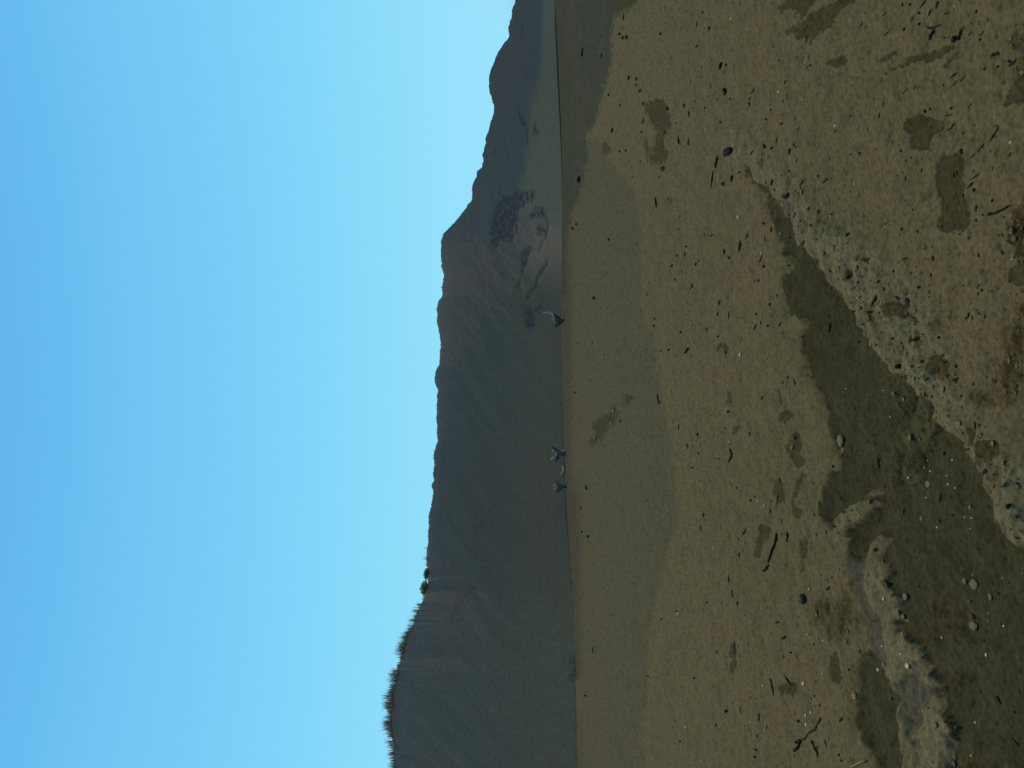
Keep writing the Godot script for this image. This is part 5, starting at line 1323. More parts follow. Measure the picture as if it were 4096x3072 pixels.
	scrap(0.093, -2.922, -1.41, 0.0297, 0.0096, 0.0062, 2, "small stubby crosswise dark scrap on the littered crust, above picture middle", "seaweed_scrap", "weed_grey")
	scrap(0.080, -2.840, -1.83, 0.0235, 0.0094, 0.0060, 0, "small stubby slanting dark scrap on pale sand beyond stream, above picture middle, right of two")
	scrap(0.259, -4.318, -1.57, 0.0408, 0.0114, 0.0073, 5, "small long crosswise dark scrap on pale sand beyond stream, above picture middle, rightmost", "seaweed_scrap", "weed_grey")
	scrap(0.677, -4.531, 0.00, 0.0119, 0.0179, 0.0119, 3, "small squat dark scrap on pale sand beyond stream, above picture middle, rightmost", "seaweed_scrap", "weed_olive")
	scrap(-0.154, -8.962, -2.95, 0.0782, 0.0325, 0.0245, 1, "middling long vertical dark scrap on damp sand below bank, below picture middle, rightmost")
	scrap(-0.203, -8.849, -2.24, 0.0710, 0.0263, 0.0278, 6, "middling long slanting dark scrap on damp sand below bank, below picture middle", "seaweed_scrap", "weed_brown")
	scrap(-0.421, -7.743, 2.95, 0.0563, 0.0230, 0.0172, 4, "middling long vertical dark scrap on pale sand beyond stream, below picture middle, left of two")
	scrap(-0.573, -7.288, -2.24, 0.0585, 0.0264, 0.0245, 2, "middling long slanting dark scrap on pale sand beyond stream, below picture middle", "seaweed_scrap", "weed_brown")
	scrap(-0.556, -7.068, -1.57, 0.0669, 0.0140, 0.0135, 0, "small long crosswise dark scrap on pale sand beyond stream, below picture middle, left of two", "seaweed_scrap", "weed_olive")
	scrap(-0.329, -5.935, -1.57, 0.0561, 0.0137, 0.0097, 5, "small long crosswise dark scrap on pale sand beyond stream, below picture middle, right of two")
	scrap(-0.335, -5.295, 2.95, 0.0231, 0.0140, 0.0099, 3, "small long vertical dark scrap on pale sand beyond stream, below picture middle", "seaweed_scrap", "weed_olive")
	scrap(-0.085, -4.971, -1.31, 0.0477, 0.0164, 0.0119, 1, "small stubby leaning dark scrap on pale sand beyond stream, below picture middle", "seaweed_scrap", "weed_grey")
	scrap(-0.203, -5.804, 0.00, 0.0184, 0.0276, 0.0187, 6, "small squat dark scrap on pale sand beyond stream, below picture middle, second from left")
	scrap(-0.576, -6.089, -1.49, 0.0948, 0.0100, 0.0180, 4, "middling thin crosswise dark scrap on pale sand beyond stream, below picture middle", "seaweed_scrap", "weed_grey")
	scrap(-0.745, -7.044, 0.00, 0.0186, 0.0279, 0.0242, 2, "small squat dark scrap on pale sand beyond stream, below picture middle, leftmost", "seaweed_scrap", "weed_olive")
	scrap(-0.772, -5.256, 0.00, 0.0152, 0.0229, 0.0170, 0, "small squat dark scrap on pale sand beyond stream, below picture middle, rightmost")
	scrap(-0.677, -4.700, 2.95, 0.0410, 0.0170, 0.0124, 5, "middling long vertical dark scrap on pale sand beyond stream, below picture middle, right of two", "seaweed_scrap", "weed_brown")
	scrap(-0.563, -4.644, -2.07, 0.0535, 0.0122, 0.0122, 3, "middling thin slanting dark scrap on pale sand beyond stream, below picture middle")
	scrap(-1.222, -6.708, -2.77, 0.0609, 0.0243, 0.0200, 1, "middling long vertical dark scrap on pale sand beyond stream, lower picture, leftmost", "seaweed_scrap", "weed_brown")
	scrap(-1.094, -6.603, 2.77, 0.0440, 0.0218, 0.0171, 6, "middling long vertical dark scrap on pale sand beyond stream, lower picture, second from left", "seaweed_scrap", "weed_olive")
	scrap(-0.859, -4.496, -2.95, 0.0458, 0.0178, 0.0130, 4, "middling long vertical dark scrap on pale sand beyond stream, lower picture, rightmost")
	scrap(0.012, -4.412, -2.47, 0.0457, 0.0131, 0.0115, 2, "middling thin vertical dark scrap on pale sand beyond stream, above picture middle, right of two", "seaweed_scrap", "weed_olive")
	scrap(0.038, -4.515, -2.77, 0.0205, 0.0119, 0.0088, 0, "small long vertical dark scrap on pale sand beyond stream, above picture middle, rightmost", "seaweed_scrap", "weed_grey")
	scrap(-1.001, -5.376, -0.94, 0.1222, 0.0106, 0.0213, 5, "large thin leaning dark scrap on pale sand beyond stream, lower picture, left of two")
	scrap(-2.514, -19.190, -2.47, 0.1656, 0.0696, 0.0733, 3, "middling long vertical dark scrap on damp sand below bank, below picture middle, second from left", "seaweed_scrap", "weed_grey")
	scrap(-3.578, -18.513, 0.00, 0.0635, 0.0955, 0.0825, 1, "middling squat dark scrap on damp sand below bank, lower picture", "seaweed_scrap", "weed_olive")
	scrap(-3.831, -20.502, -1.21, 0.1908, 0.0338, 0.0676, 6, "small thin leaning dark scrap on damp sand below bank, lower picture")
	scrap(-3.279, -20.910, -2.77, 0.1266, 0.0483, 0.0446, 4, "middling long vertical dark scrap on damp sand below bank, below picture middle, leftmost", "seaweed_scrap", "weed_brown")
	scrap(-0.587, -12.351, -1.49, 0.1385, 0.0366, 0.0413, 2, "small long crosswise dark scrap on damp sand below bank, below picture middle")
	scrap(-0.796, -4.613, -2.95, 0.0335, 0.0106, 0.0079, 0, "middling thin vertical dark scrap on pale sand beyond stream, lower picture, right of two", "seaweed_scrap", "weed_brown")
	scrap(-1.186, -5.502, -0.90, 0.0552, 0.0218, 0.0196, 5, "middling long leaning dark scrap on pale sand beyond stream, lower picture, left of two", "seaweed_scrap", "weed_olive")
	scrap(-0.341, -3.425, -2.95, 0.0747, 0.0124, 0.0093, 3, "large thin vertical dark scrap on wet stream bed, below picture middle, second from left")
	scrap(-0.430, -3.376, 2.95, 0.0295, 0.0078, 0.0057, 1, "middling thin vertical dark scrap on wet stream bed, below picture middle", "seaweed_scrap", "weed_olive")
	scrap(-0.254, -2.902, 2.95, 0.0152, 0.0086, 0.0062, 6, "small long vertical dark scrap on wet stream bed, below picture middle", "seaweed_scrap", "weed_grey")
	scrap(-0.421, -2.930, 3.06, 0.0463, 0.0106, 0.0076, 4, "large thin vertical dark scrap on wet stream bed, below picture middle, rightmost")
	scrap(-0.516, -3.208, 2.95, 0.0205, 0.0095, 0.0068, 2, "middling long vertical dark scrap on wet stream bed, below picture middle", "seaweed_scrap", "weed_grey")
	scrap(-0.400, -2.607, -1.57, 0.0257, 0.0077, 0.0050, 0, "small long crosswise dark scrap on wet stream bed, below picture middle", "seaweed_scrap", "weed_olive")
	scrap(-0.299, -3.681, -3.06, 0.0476, 0.0049, 0.0036, 5, "large thin vertical dark scrap on wet stream bed, below picture middle, leftmost")
	scrap(-0.220, -2.666, -1.30, 0.0352, 0.0105, 0.0068, 3, "middling long leaning dark scrap on the littered crust, below picture middle", "seaweed_scrap", "weed_brown")
	scrap(-0.135, -2.643, -2.97, 0.0307, 0.0070, 0.0051, 1, "large thin vertical dark scrap on the littered crust, below picture middle")
	scrap(-0.138, -2.617, -2.80, 0.0133, 0.0069, 0.0050, 6, "small long vertical dark scrap on the littered crust, below picture middle", "seaweed_scrap", "weed_brown")
	scrap(-0.175, -2.588, 0.00, 0.0082, 0.0123, 0.0040, 4, "small squat dark scrap on the littered crust, below picture middle, right of two", "seaweed_scrap", "weed_olive")
	scrap(-0.038, -2.963, 2.95, 0.0302, 0.0098, 0.0070, 2, "middling thin vertical dark scrap on the littered crust, below picture middle")
	scrap(0.016, -2.890, -0.90, 0.0288, 0.0067, 0.0043, 0, "middling thin leaning dark scrap on the littered crust, above picture middle", "seaweed_scrap", "weed_olive")
	scrap(0.016, -2.788, -1.35, 0.0313, 0.0101, 0.0065, 5, "middling long leaning dark scrap on pale sand beyond stream, above picture middle", "seaweed_scrap", "weed_grey")
	scrap(0.023, -2.938, -3.14, 0.0253, 0.0048, 0.0035, 3, "middling thin vertical dark scrap on the littered crust, above picture middle, rightmost")
	scrap(-0.280, -2.560, -1.10, 0.0289, 0.0127, 0.0081, 1, "middling stubby leaning dark scrap on the littered crust, below picture middle, left of two", "seaweed_scrap", "weed_grey")
	scrap(-0.304, -2.576, -2.97, 0.0149, 0.0068, 0.0050, 6, "middling long vertical dark scrap on the littered crust, below picture middle, left of two", "seaweed_scrap", "weed_olive")
	scrap(-0.373, -2.421, -1.01, 0.0252, 0.0160, 0.0102, 4, "middling stubby leaning dark scrap on the littered crust, below picture middle, right of two")
	scrap(-0.300, -2.402, 0.00, 0.0082, 0.0124, 0.0085, 2, "middling squat dark scrap on the littered crust, below picture middle", "seaweed_scrap", "weed_brown")
	scrap(-0.244, -2.460, 2.81, 0.0220, 0.0089, 0.0066, 0, "middling long vertical dark scrap on the littered crust, below picture middle, right of two")
	scrap(-0.202, -2.707, 0.00, 0.0071, 0.0107, 0.0056, 5, "small squat dark scrap on the littered crust, below picture middle, left of two", "seaweed_scrap", "weed_brown")
	scrap(-0.630, -3.655, 0.00, 0.0116, 0.0174, 0.0077, 3, "small squat dark scrap on the sand clod, lower picture", "seaweed_scrap", "weed_olive")
	scrap(-0.678, -3.793, -1.65, 0.0402, 0.0113, 0.0072, 1, "small long crosswise dark scrap on the sand clod, lower picture")
	scrap(-0.592, -3.681, -1.21, 0.0285, 0.0109, 0.0070, 6, "small stubby leaning dark scrap on the sand clod, below picture middle", "seaweed_scrap", "weed_olive")
	scrap(-0.512, -3.459, 2.47, 0.0263, 0.0114, 0.0083, 4, "middling long vertical dark scrap on the sand clod, below picture middle", "seaweed_scrap", "weed_grey")
	scrap(-0.712, -3.393, -1.21, 0.0351, 0.0168, 0.0107, 2, "middling stubby leaning dark scrap on pale sand beyond stream, lower picture")
	scrap(-0.748, -3.350, -2.24, 0.0269, 0.0099, 0.0070, 0, "middling long slanting dark scrap on wet stream bed, lower picture", "seaweed_scrap", "weed_grey")
	scrap(-5.834, -17.331, 2.95, 0.1602, 0.0501, 0.0411, 5, "middling thin vertical dark scrap on damp sand below bank, bottom of picture", "seaweed_scrap", "weed_olive")
	scrap(-1.427, -5.789, -2.95, 0.0646, 0.0146, 0.0117, 3, "large thin vertical dark scrap on pale sand beyond stream, lower picture")
	scrap(-1.504, -5.669, -2.77, 0.0565, 0.0184, 0.0155, 1, "middling thin vertical dark scrap on pale sand beyond stream, lower picture, left of two", "seaweed_scrap", "weed_brown")
	scrap(-1.538, -5.539, -3.14, 0.0348, 0.0140, 0.0093, 6, "middling long vertical dark scrap on pale sand beyond stream, lower picture, third from left")
	scrap(-1.901, -5.703, -2.95, 0.1091, 0.0144, 0.0131, 4, "large thin vertical dark scrap on pale sand beyond stream, bottom of picture, left of two")
	scrap(-1.838, -4.819, -2.34, 0.1081, 0.0157, 0.0208, 2, "large thin slanting dark scrap on pale sand beyond stream, bottom of picture, left of two")
	scrap(-1.683, -4.504, -1.73, 0.1335, 0.0146, 0.0207, 0, "large thin crosswise dark scrap on pale sand beyond stream, bottom of picture")
	scrap(-1.464, -4.579, -1.07, 0.0926, 0.0132, 0.0175, 5, "large thin leaning dark scrap on pale sand beyond stream, lower picture, right of two")
	scrap(-1.505, -4.442, 0.00, 0.0116, 0.0173, 0.0120, 3, "small squat dark scrap on pale sand beyond stream, bottom of picture, fourth from left", "seaweed_scrap", "weed_grey")
	scrap(-2.446, -5.931, -1.07, 0.0600, 0.0193, 0.0195, 1, "middling long leaning dark scrap on pale sand beyond stream, bottom of picture")
	scrap(-2.134, -5.073, 2.77, 0.0758, 0.0110, 0.0115, 6, "large thin vertical dark scrap on pale sand beyond stream, bottom of picture, right of two")
	scrap(-2.119, -4.893, -2.95, 0.0312, 0.0124, 0.0091, 4, "middling long vertical dark scrap on pale sand beyond stream, bottom of picture, left of two", "seaweed_scrap", "weed_olive")
	scrap(-2.359, -5.113, 0.00, 0.0163, 0.0244, 0.0135, 2, "small squat dark scrap on pale sand beyond stream, bottom of picture, third from left")
	scrap(-2.413, -5.127, 0.00, 0.0148, 0.0222, 0.0191, 0, "small squat dark scrap on pale sand beyond stream, bottom of picture, second from left", "seaweed_scrap", "weed_brown")
	scrap(-3.429, -7.593, 0.00, 0.0154, 0.0258, 0.0200, 5, "small squat dark scrap on pale sand beyond stream, bottom of picture, leftmost")
	scrap(-2.236, -7.777, 0.00, 0.0180, 0.0270, 0.0234, 3, "small squat dark scrap on pale sand beyond stream, lower picture, left of two", "seaweed_scrap", "weed_brown")
	scrap(-1.972, -4.382, -1.00, 0.1036, 0.0111, 0.0175, 1, "large thin leaning dark scrap on pale sand beyond stream, bottom of picture")
	scrap(-2.664, -6.179, 2.47, 0.0467, 0.0134, 0.0139, 6, "middling thin vertical dark scrap on pale sand beyond stream, bottom of picture, left of two")
	scrap(-7.597, -19.247, 0.00, 0.0501, 0.0751, 0.0651, 4, "small squat dark scrap on damp sand below bank, bottom of picture", "seaweed_scrap", "weed_olive")
	scrap(-1.398, -4.656, 0.00, 0.0121, 0.0182, 0.0128, 2, "small squat dark scrap on pale sand beyond stream, lower picture, right of two", "seaweed_scrap", "weed_grey")
	scrap(-1.744, -5.310, -3.14, 0.0250, 0.0096, 0.0064, 0, "small thin vertical dark scrap on pale sand beyond stream, bottom of picture")
	scrap(-2.266, -5.507, -2.77, 0.0457, 0.0100, 0.0093, 5, "middling thin vertical dark scrap on pale sand beyond stream, bottom of picture, right of two", "seaweed_scrap", "weed_grey")
	scrap(-0.940, -3.860, -1.14, 0.0352, 0.0098, 0.0075, 3, "small long leaning dark scrap on pale sand beyond stream, lower picture", "seaweed_scrap", "weed_olive")
	scrap(-1.004, -3.907, -1.07, 0.0434, 0.0113, 0.0094, 1, "middling long leaning dark scrap on pale sand beyond stream, lower picture, right of two")
	scrap(-1.202, -3.575, -0.68, 0.0243, 0.0103, 0.0078, 6, "middling long vertical dark scrap on pale sand beyond stream, bottom of picture, right of two", "seaweed_scrap", "weed_brown")
	scrap(-1.350, -4.106, -1.21, 0.0279, 0.0089, 0.0067, 4, "small long leaning dark scrap on pale sand beyond stream, bottom of picture")
	scrap(-1.885, -4.106, -1.88, 0.1098, 0.0134, 0.0175, 2, "large thin slanting dark scrap on pale sand beyond stream, bottom of picture, right of two")
	scrap(-1.783, -3.931, -2.07, 0.0397, 0.0114, 0.0096, 0, "middling long slanting dark scrap on pale sand beyond stream, bottom of picture", "seaweed_scrap", "weed_olive")
	scrap(-1.759, -3.763, 0.00, 0.0098, 0.0147, 0.0098, 5, "small squat dark scrap on pale sand beyond stream, bottom of picture, fifth from left")
	scrap(-1.768, -3.726, 0.00, 0.0097, 0.0145, 0.0097, 3, "small squat dark scrap on pale sand beyond stream, bottom of picture, rightmost", "seaweed_scrap", "weed_olive")
	scrap(-1.586, -3.755, -0.90, 0.0496, 0.0122, 0.0108, 1, "middling thin leaning dark scrap on pale sand beyond stream, bottom of picture", "seaweed_scrap", "weed_grey")
	scrap(-1.019, -2.568, -2.09, 0.0313, 0.0111, 0.0071, 6, "middling long slanting dark scrap on wet stream bed, bottom of picture")
	scrap(-0.625, -2.508, -0.63, 0.0165, 0.0063, 0.0044, 4, "middling long vertical dark scrap on wet stream bed, lower picture", "seaweed_scrap", "weed_grey")
	scrap(-0.954, -2.467, -2.64, 0.0213, 0.0062, 0.0044, 2, "middling thin vertical dark scrap on wet stream bed, bottom of picture, right of two", "seaweed_scrap", "weed_olive")
	scrap(-1.022, -2.480, 0.00, 0.0065, 0.0097, 0.0053, 0, "small squat dark scrap on wet stream bed, bottom of picture")
	scrap(-1.097, -2.571, -0.36, 0.0255, 0.0065, 0.0047, 5, "middling thin vertical dark scrap on wet stream bed, bottom of picture, left of two", "seaweed_scrap", "weed_brown")
	scrap(-1.110, -2.477, -1.96, 0.0465, 0.0072, 0.0046, 3, "large thin slanting dark scrap on wet stream bed, bottom of picture")
	scrap(-1.037, -2.685, -3.14, 0.0101, 0.0049, 0.0035, 1, "small long vertical dark scrap on wet stream bed, bottom of picture", "seaweed_scrap", "weed_brown")
	scrap(-1.205, -2.954, 0.00, 0.0068, 0.0102, 0.0075, 6, "small squat dark scrap on the sand spit, bottom of picture", "seaweed_scrap", "weed_olive")


func extra_crumbs() -> Array:
	return [Vector3(3.139, -6.687, 0.0265), Vector3(4.028, -10.639, 0.0386), Vector3(4.371, -12.395, 0.0409), Vector3(2.316, -6.637, 0.0197), Vector3(3.670, -12.469, 0.0452), Vector3(3.461, -11.705, 0.0463), Vector3(2.891, -10.275, 0.0339), Vector3(2.703, -8.492, 0.0336), Vector3(1.504, -3.151, 0.0125), Vector3(1.469, -3.078, 0.0112), Vector3(1.398, -2.996, 0.0119), Vector3(1.363, -3.013, 0.0119), Vector3(1.393, -3.123, 0.0124), Vector3(1.004, -2.521, 0.0100), Vector3(1.021, -2.954, 0.0097), Vector3(1.339, -4.436, 0.0175), Vector3(1.205, -4.492, 0.0163), Vector3(1.669, -4.157, 0.0151), Vector3(1.056, -6.795, 0.0202), Vector3(1.196, -8.008, 0.0317), Vector3(1.096, -9.662, 0.0287), Vector3(0.682, -9.197, 0.0364), Vector3(0.495, -7.560, 0.0299), Vector3(0.927, -5.820, 0.0230), Vector3(0.847, -4.593, 0.0151), Vector3(1.008, -4.983, 0.0197), Vector3(0.353, -4.824, 0.0191), Vector3(0.361, -8.703, 0.0230), Vector3(0.236, -5.885, 0.0233), Vector3(2.571, -14.053, 0.0556), Vector3(1.158, -22.240, 0.0587), Vector3(0.920, -17.436, 0.0460), Vector3(0.807, -4.046, 0.0160), Vector3(0.427, -3.313, 0.0131), Vector3(0.322, -3.540, 0.0140), Vector3(0.297, -3.298, 0.0130), Vector3(0.192, -3.618, 0.0143), Vector3(0.368, -3.030, 0.0120), Vector3(0.588, -2.551, 0.0101), Vector3(0.554, -2.607, 0.0086), Vector3(0.167, -2.867, 0.0113), Vector3(0.061, -2.777, 0.0110), Vector3(-0.438, -6.883, 0.0272), Vector3(-0.730, -5.574, 0.0202), Vector3(-0.734, -5.153, 0.0170), Vector3(-0.890, -4.505, 0.0178), Vector3(-1.076, -5.502, 0.0181), Vector3(-0.253, -23.485, 0.0774), Vector3(-0.468, -2.833, 0.0093), Vector3(-0.399, -3.848, 0.0152), Vector3(-0.571, -3.606, 0.0107), Vector3(-0.050, -3.179, 0.0105), Vector3(-2.576, -8.653, 0.0281), Vector3(-2.598, -6.986, 0.0252), Vector3(-1.810, -6.567, 0.0214), Vector3(-3.553, -9.605, 0.0347), Vector3(-1.851, -4.356, 0.0173), Vector3(-1.331, -3.698, 0.0147), Vector3(-0.677, -2.575, 0.0084)]


func lay_pebbles() -> void:
	pebble(2.672, -5.788, -0.40, 0.0183, 0.0127, 0.0256, 0, "pebble_w", "small round white pebble on pale sand beyond stream, top of picture", "stone", "pebble")
	pebble(2.104, -6.542, 0.40, 0.0169, 0.0121, 0.0236, 5, "pebble_w", "tiny round white pebble on pale sand beyond stream, upper picture, left of two", "stone", "pebble")
	pebble(2.516, -7.888, 0.40, 0.0271, 0.0230, 0.0380, 4, "pebble_p", "small round pale grey pebble on pale sand beyond stream, upper picture", "stone", "pebble")
	pebble(2.610, -7.918, 0.40, 0.0250, 0.0214, 0.0350, 3, "pebble_p", "small round pale grey pebble on pale sand beyond stream, top of picture", "stone", "pebble")
	pebble(2.291, -6.998, 0.40, 0.0140, 0.0103, 0.0197, 2, "pebble_w", "tiny round white pebble on pale sand beyond stream, top of picture", "stone", "pebble")
	pebble(1.829, -5.741, 0.40, 0.0115, 0.0079, 0.0161, 1, "pebble_w", "tiny round white pebble on pale sand beyond stream, upper picture, right of two", "stone", "pebble")
	pebble(1.724, -4.675, 0.39, 0.0134, 0.0083, 0.0188, 0, "pebble_w", "small round white pebble on open near sand, top of picture, second from left", "stone", "pebble")
	pebble(2.022, -4.791, 0.39, 0.0096, 0.0061, 0.0135, 5, "pebble_w", "tiny round white pebble on open near sand, top of picture, leftmost", "stone", "pebble")
	pebble(1.324, -2.789, 0.39, 0.0064, 0.0028, 0.0090, 4, "pebble_w", "tiny round white pebble on open near sand, top of picture, rightmost", "stone", "pebble")
	pebble(1.728, -4.681, 0.39, 0.0161, 0.0072, 0.0225, 3, "pebble_w", "small round white pebble on open near sand, top of picture, leftmost", "stone", "pebble")
	pebble(1.542, -4.301, 0.39, 0.0111, 0.0053, 0.0155, 2, "pebble_w", "tiny round white pebble on open near sand, top of picture, second from left", "stone", "pebble")
	pebble(1.243, -3.820, 0.39, 0.0131, 0.0053, 0.0184, 1, "pebble_w", "small round white pebble on open near sand, top of picture, rightmost", "stone", "pebble")
	pebble(0.751, -2.474, 0.39, 0.0085, 0.0034, 0.0119, 0, "pebble_w", "small round white pebble on open near sand, upper picture, right of two", "stone", "pebble")
	pebble(0.909, -3.609, 0.39, 0.0093, 0.0059, 0.0130, 5, "pebble_w", "small round white pebble on open near sand, upper picture, left of two", "stone", "pebble")
	pebble(1.022, -3.834, 0.39, 0.0066, 0.0036, 0.0092, 4, "pebble_w", "tiny round white pebble on open near sand, upper picture, second from left", "stone", "pebble")
	pebble(1.848, -4.266, 0.38, 0.0306, 0.0247, 0.0428, 3, "pebble_s", "large round sand-coloured stone on open near sand, top of picture", "stone", "stone")
	pebble(1.177, -5.580, 0.38, 0.0240, 0.0110, 0.0336, 2, "pebble_w", "small round white pebble on pale sand beyond stream, upper picture, left of two", "stone", "pebble")
	pebble(0.831, -5.018, 0.38, 0.0144, 0.0106, 0.0201, 1, "pebble_w", "small round white pebble on pale sand beyond stream, upper picture, right of two", "stone", "pebble")
	pebble(0.205, -5.522, 0.38, 0.0253, 0.0150, 0.0355, 0, "pebble_w", "middling round white pebble on pale sand beyond stream, above picture middle", "stone", "pebble")
	pebble(0.895, -4.716, 0.38, 0.0122, 0.0060, 0.0170, 5, "pebble_w", "tiny round white pebble on wet stream bed, upper picture", "stone", "pebble")
	pebble(0.507, -15.169, 0.38, 0.0304, 0.0264, 0.0426, 4, "pebble_w", "tiny round white pebble on damp sand below bank, above picture middle", "stone", "pebble")
	pebble(1.530, -16.876, 0.38, 0.0387, 0.0341, 0.0542, 3, "pebble_p", "tiny round pale grey pebble on damp sand below bank, above picture middle", "stone", "pebble")
	pebble(1.280, -8.812, 0.38, 0.0177, 0.0138, 0.0248, 2, "pebble_p", "tiny round pale grey pebble on pale sand beyond stream, above picture middle", "stone", "pebble")
	pebble(0.506, -3.546, 0.38, 0.0132, 0.0088, 0.0185, 1, "pebble_o", "small round pinkish brown pebble on the littered crust, above picture middle", "stone", "pebble")
	pebble(0.381, -3.516, 0.38, 0.0081, 0.0162, 0.0186, 0, "pebble_w", "middling oblong white stone on the littered crust, above picture middle", "stone", "stone")
	pebble(0.652, -3.303, 0.37, 0.0057, 0.0037, 0.0080, 5, "pebble_w", "tiny round white pebble on open near sand, upper picture, third from left", "stone", "pebble")
	pebble(0.470, -2.836, 0.37, 0.0049, 0.0020, 0.0068, 4, "pebble_w", "tiny round white pebble on open near sand, upper picture, rightmost", "stone", "pebble")
	pebble(0.385, -2.460, 0.37, 0.0056, 0.0023, 0.0079, 3, "pebble_w", "tiny round white pebble on open near sand, above picture middle", "stone", "pebble")
	pebble(0.817, -3.855, 0.37, 0.0077, 0.0053, 0.0108, 2, "pebble_w", "tiny round white pebble on open near sand, upper picture, leftmost", "stone", "pebble")
	pebble(-0.456, -13.255, 0.37, 0.0760, 0.0415, 0.1064, 1, "pebble_p", "middling round pale grey stone on damp sand below bank, below picture middle", "stone", "stone")
	pebble(-0.686, -13.687, 0.37, 0.0667, 0.0332, 0.0934, 0, "pebble_p", "middling oblong pale grey pebble on damp sand below bank, below picture middle", "stone", "pebble")
	pebble(-1.136, -16.876, 0.37, 0.0822, 0.0529, 0.1151, 5, "pebble_p", "middling round pale grey pebble on damp sand below bank, below picture middle", "stone", "pebble")
	pebble(-0.422, -5.788, 0.37, 0.0166, 0.0146, 0.0232, 4, "pebble_w", "small round white pebble on pale sand beyond stream, below picture middle, left of two", "stone", "pebble")
	pebble(-0.303, -4.421, 0.37, 0.0190, 0.0218, 0.0266, 3, "pebble_s", "middling oblong sand-coloured stone on pale sand beyond stream, below picture middle", "stone", "stone")
	pebble(-0.355, -4.449, 0.37, 0.0281, 0.0112, 0.0393, 2, "pebble_s", "middling round sand-coloured stone on pale sand beyond stream, below picture middle", "stone", "stone")
	pebble(-0.752, -5.091, 0.36, 0.0131, 0.0083, 0.0184, 1, "pebble_w", "tiny round white pebble on pale sand beyond stream, below picture middle", "stone", "pebble")
	pebble(-0.760, -4.936, 0.36, 0.0127, 0.0094, 0.0178, 0, "pebble_w", "small round white pebble on pale sand beyond stream, below picture middle, right of two", "stone", "pebble")
	pebble(-1.379, -9.320, 0.36, 0.0187, 0.0121, 0.0262, 5, "pebble_p", "tiny round pale grey pebble on damp sand below bank, below picture middle", "stone", "pebble")
	pebble(-1.294, -6.270, 0.36, 0.0144, 0.0119, 0.0201, 4, "pebble_w", "tiny round white pebble on pale sand beyond stream, lower picture, second from left", "stone", "pebble")
	pebble(-1.109, -6.364, 0.36, 0.0128, 0.0090, 0.0179, 3, "pebble_p", "tiny round pale grey pebble on pale sand beyond stream, lower picture", "stone", "pebble")
	pebble(-0.519, -6.795, 0.36, 0.0273, 0.0155, 0.0382, 2, "pebble_p", "small round pale grey pebble on pale sand beyond stream, below picture middle", "stone", "pebble")
	pebble(-1.105, -5.852, 0.36, 0.0101, 0.0068, 0.0141, 1, "pebble_w", "tiny round white pebble on pale sand beyond stream, lower picture, rightmost", "stone", "pebble")
	pebble(-0.270, -3.793, 0.36, 0.0598, 0.0237, 0.0593, 0, "pebble_s", "large oblong sand-coloured stone on wet stream bed, below picture middle, leftmost", "stone", "stone")
	pebble(-0.316, -3.786, 0.36, 0.0239, 0.0101, 0.0334, 5, "pebble_s", "middling round sand-coloured stone on wet stream bed, below picture middle", "stone", "stone")
	pebble(0.013, -3.119, 0.36, 0.0116, 0.0046, 0.0163, 4, "pebble_w", "small round white pebble on wet stream bed, above picture middle", "stone", "pebble")
	pebble(-0.027, -3.376, 0.35, 0.0068, 0.0032, 0.0095, 3, "pebble_w", "tiny round white pebble on wet stream bed, below picture middle, second from left", "stone", "pebble")
	pebble(-0.022, -3.746, 0.35, 0.0075, 0.0030, 0.0105, 2, "pebble_w", "tiny round white pebble on wet stream bed, below picture middle, leftmost", "stone", "pebble")
	pebble(-0.136, -3.303, 0.35, 0.0066, 0.0031, 0.0093, 1, "pebble_w", "tiny round white pebble on wet stream bed, below picture middle, third from left", "stone", "pebble")
	pebble(-0.211, -3.123, 0.35, 0.0269, 0.0091, 0.0228, 0, "pebble_s", "large oblong sand-coloured stone on wet stream bed, below picture middle, second from left", "stone", "stone")
	pebble(-0.214, -3.069, 0.35, 0.0114, 0.0098, 0.0160, 5, "pebble_s", "middling round sand-coloured pebble on wet stream bed, below picture middle", "stone", "pebble")
	pebble(-0.296, -3.083, 0.35, 0.0062, 0.0037, 0.0087, 4, "pebble_r", "tiny round pink pebble on wet stream bed, below picture middle", "stone", "pebble")
	pebble(-0.311, -3.142, 0.35, 0.0081, 0.0096, 0.0113, 3, "pebble_s", "small oblong sand-coloured pebble on wet stream bed, below picture middle", "stone", "pebble")
	pebble(-0.324, -3.083, 0.35, 0.0133, 0.0053, 0.0186, 2, "pebble_s", "small round sand-coloured pebble on wet stream bed, below picture middle, third from left", "stone", "pebble")
	pebble(-0.330, -3.013, 0.35, 0.0078, 0.0031, 0.0109, 1, "pebble_w", "tiny round white pebble on wet stream bed, below picture middle, fifth from left", "stone", "pebble")
	pebble(-0.380, -3.021, 0.35, 0.0260, 0.0104, 0.0333, 0, "pebble_s", "large oblong sand-coloured stone on wet stream bed, below picture middle, rightmost", "stone", "stone")
	pebble(-0.416, -3.017, 0.34, 0.0086, 0.0035, 0.0121, 5, "pebble_s", "small round sand-coloured pebble on wet stream bed, below picture middle, rightmost", "stone", "pebble")
	pebble(-0.432, -3.026, 0.34, 0.0061, 0.0024, 0.0085, 4, "pebble_w", "tiny round white pebble on wet stream bed, below picture middle, fourth from left", "stone", "pebble")
	pebble(-0.518, -3.061, 0.34, 0.0193, 0.0084, 0.0270, 3, "pebble_b", "middling round grey-green stone on wet stream bed, lower picture", "stone", "stone")
	pebble(-0.272, -2.851, 0.34, 0.0074, 0.0029, 0.0103, 2, "pebble_w", "tiny round white pebble on wet stream bed, below picture middle, seventh from left", "stone", "pebble")
	pebble(-0.333, -2.890, 0.34, 0.0058, 0.0023, 0.0081, 1, "pebble_w", "tiny round white pebble on wet stream bed, below picture middle, sixth from left", "stone", "pebble")
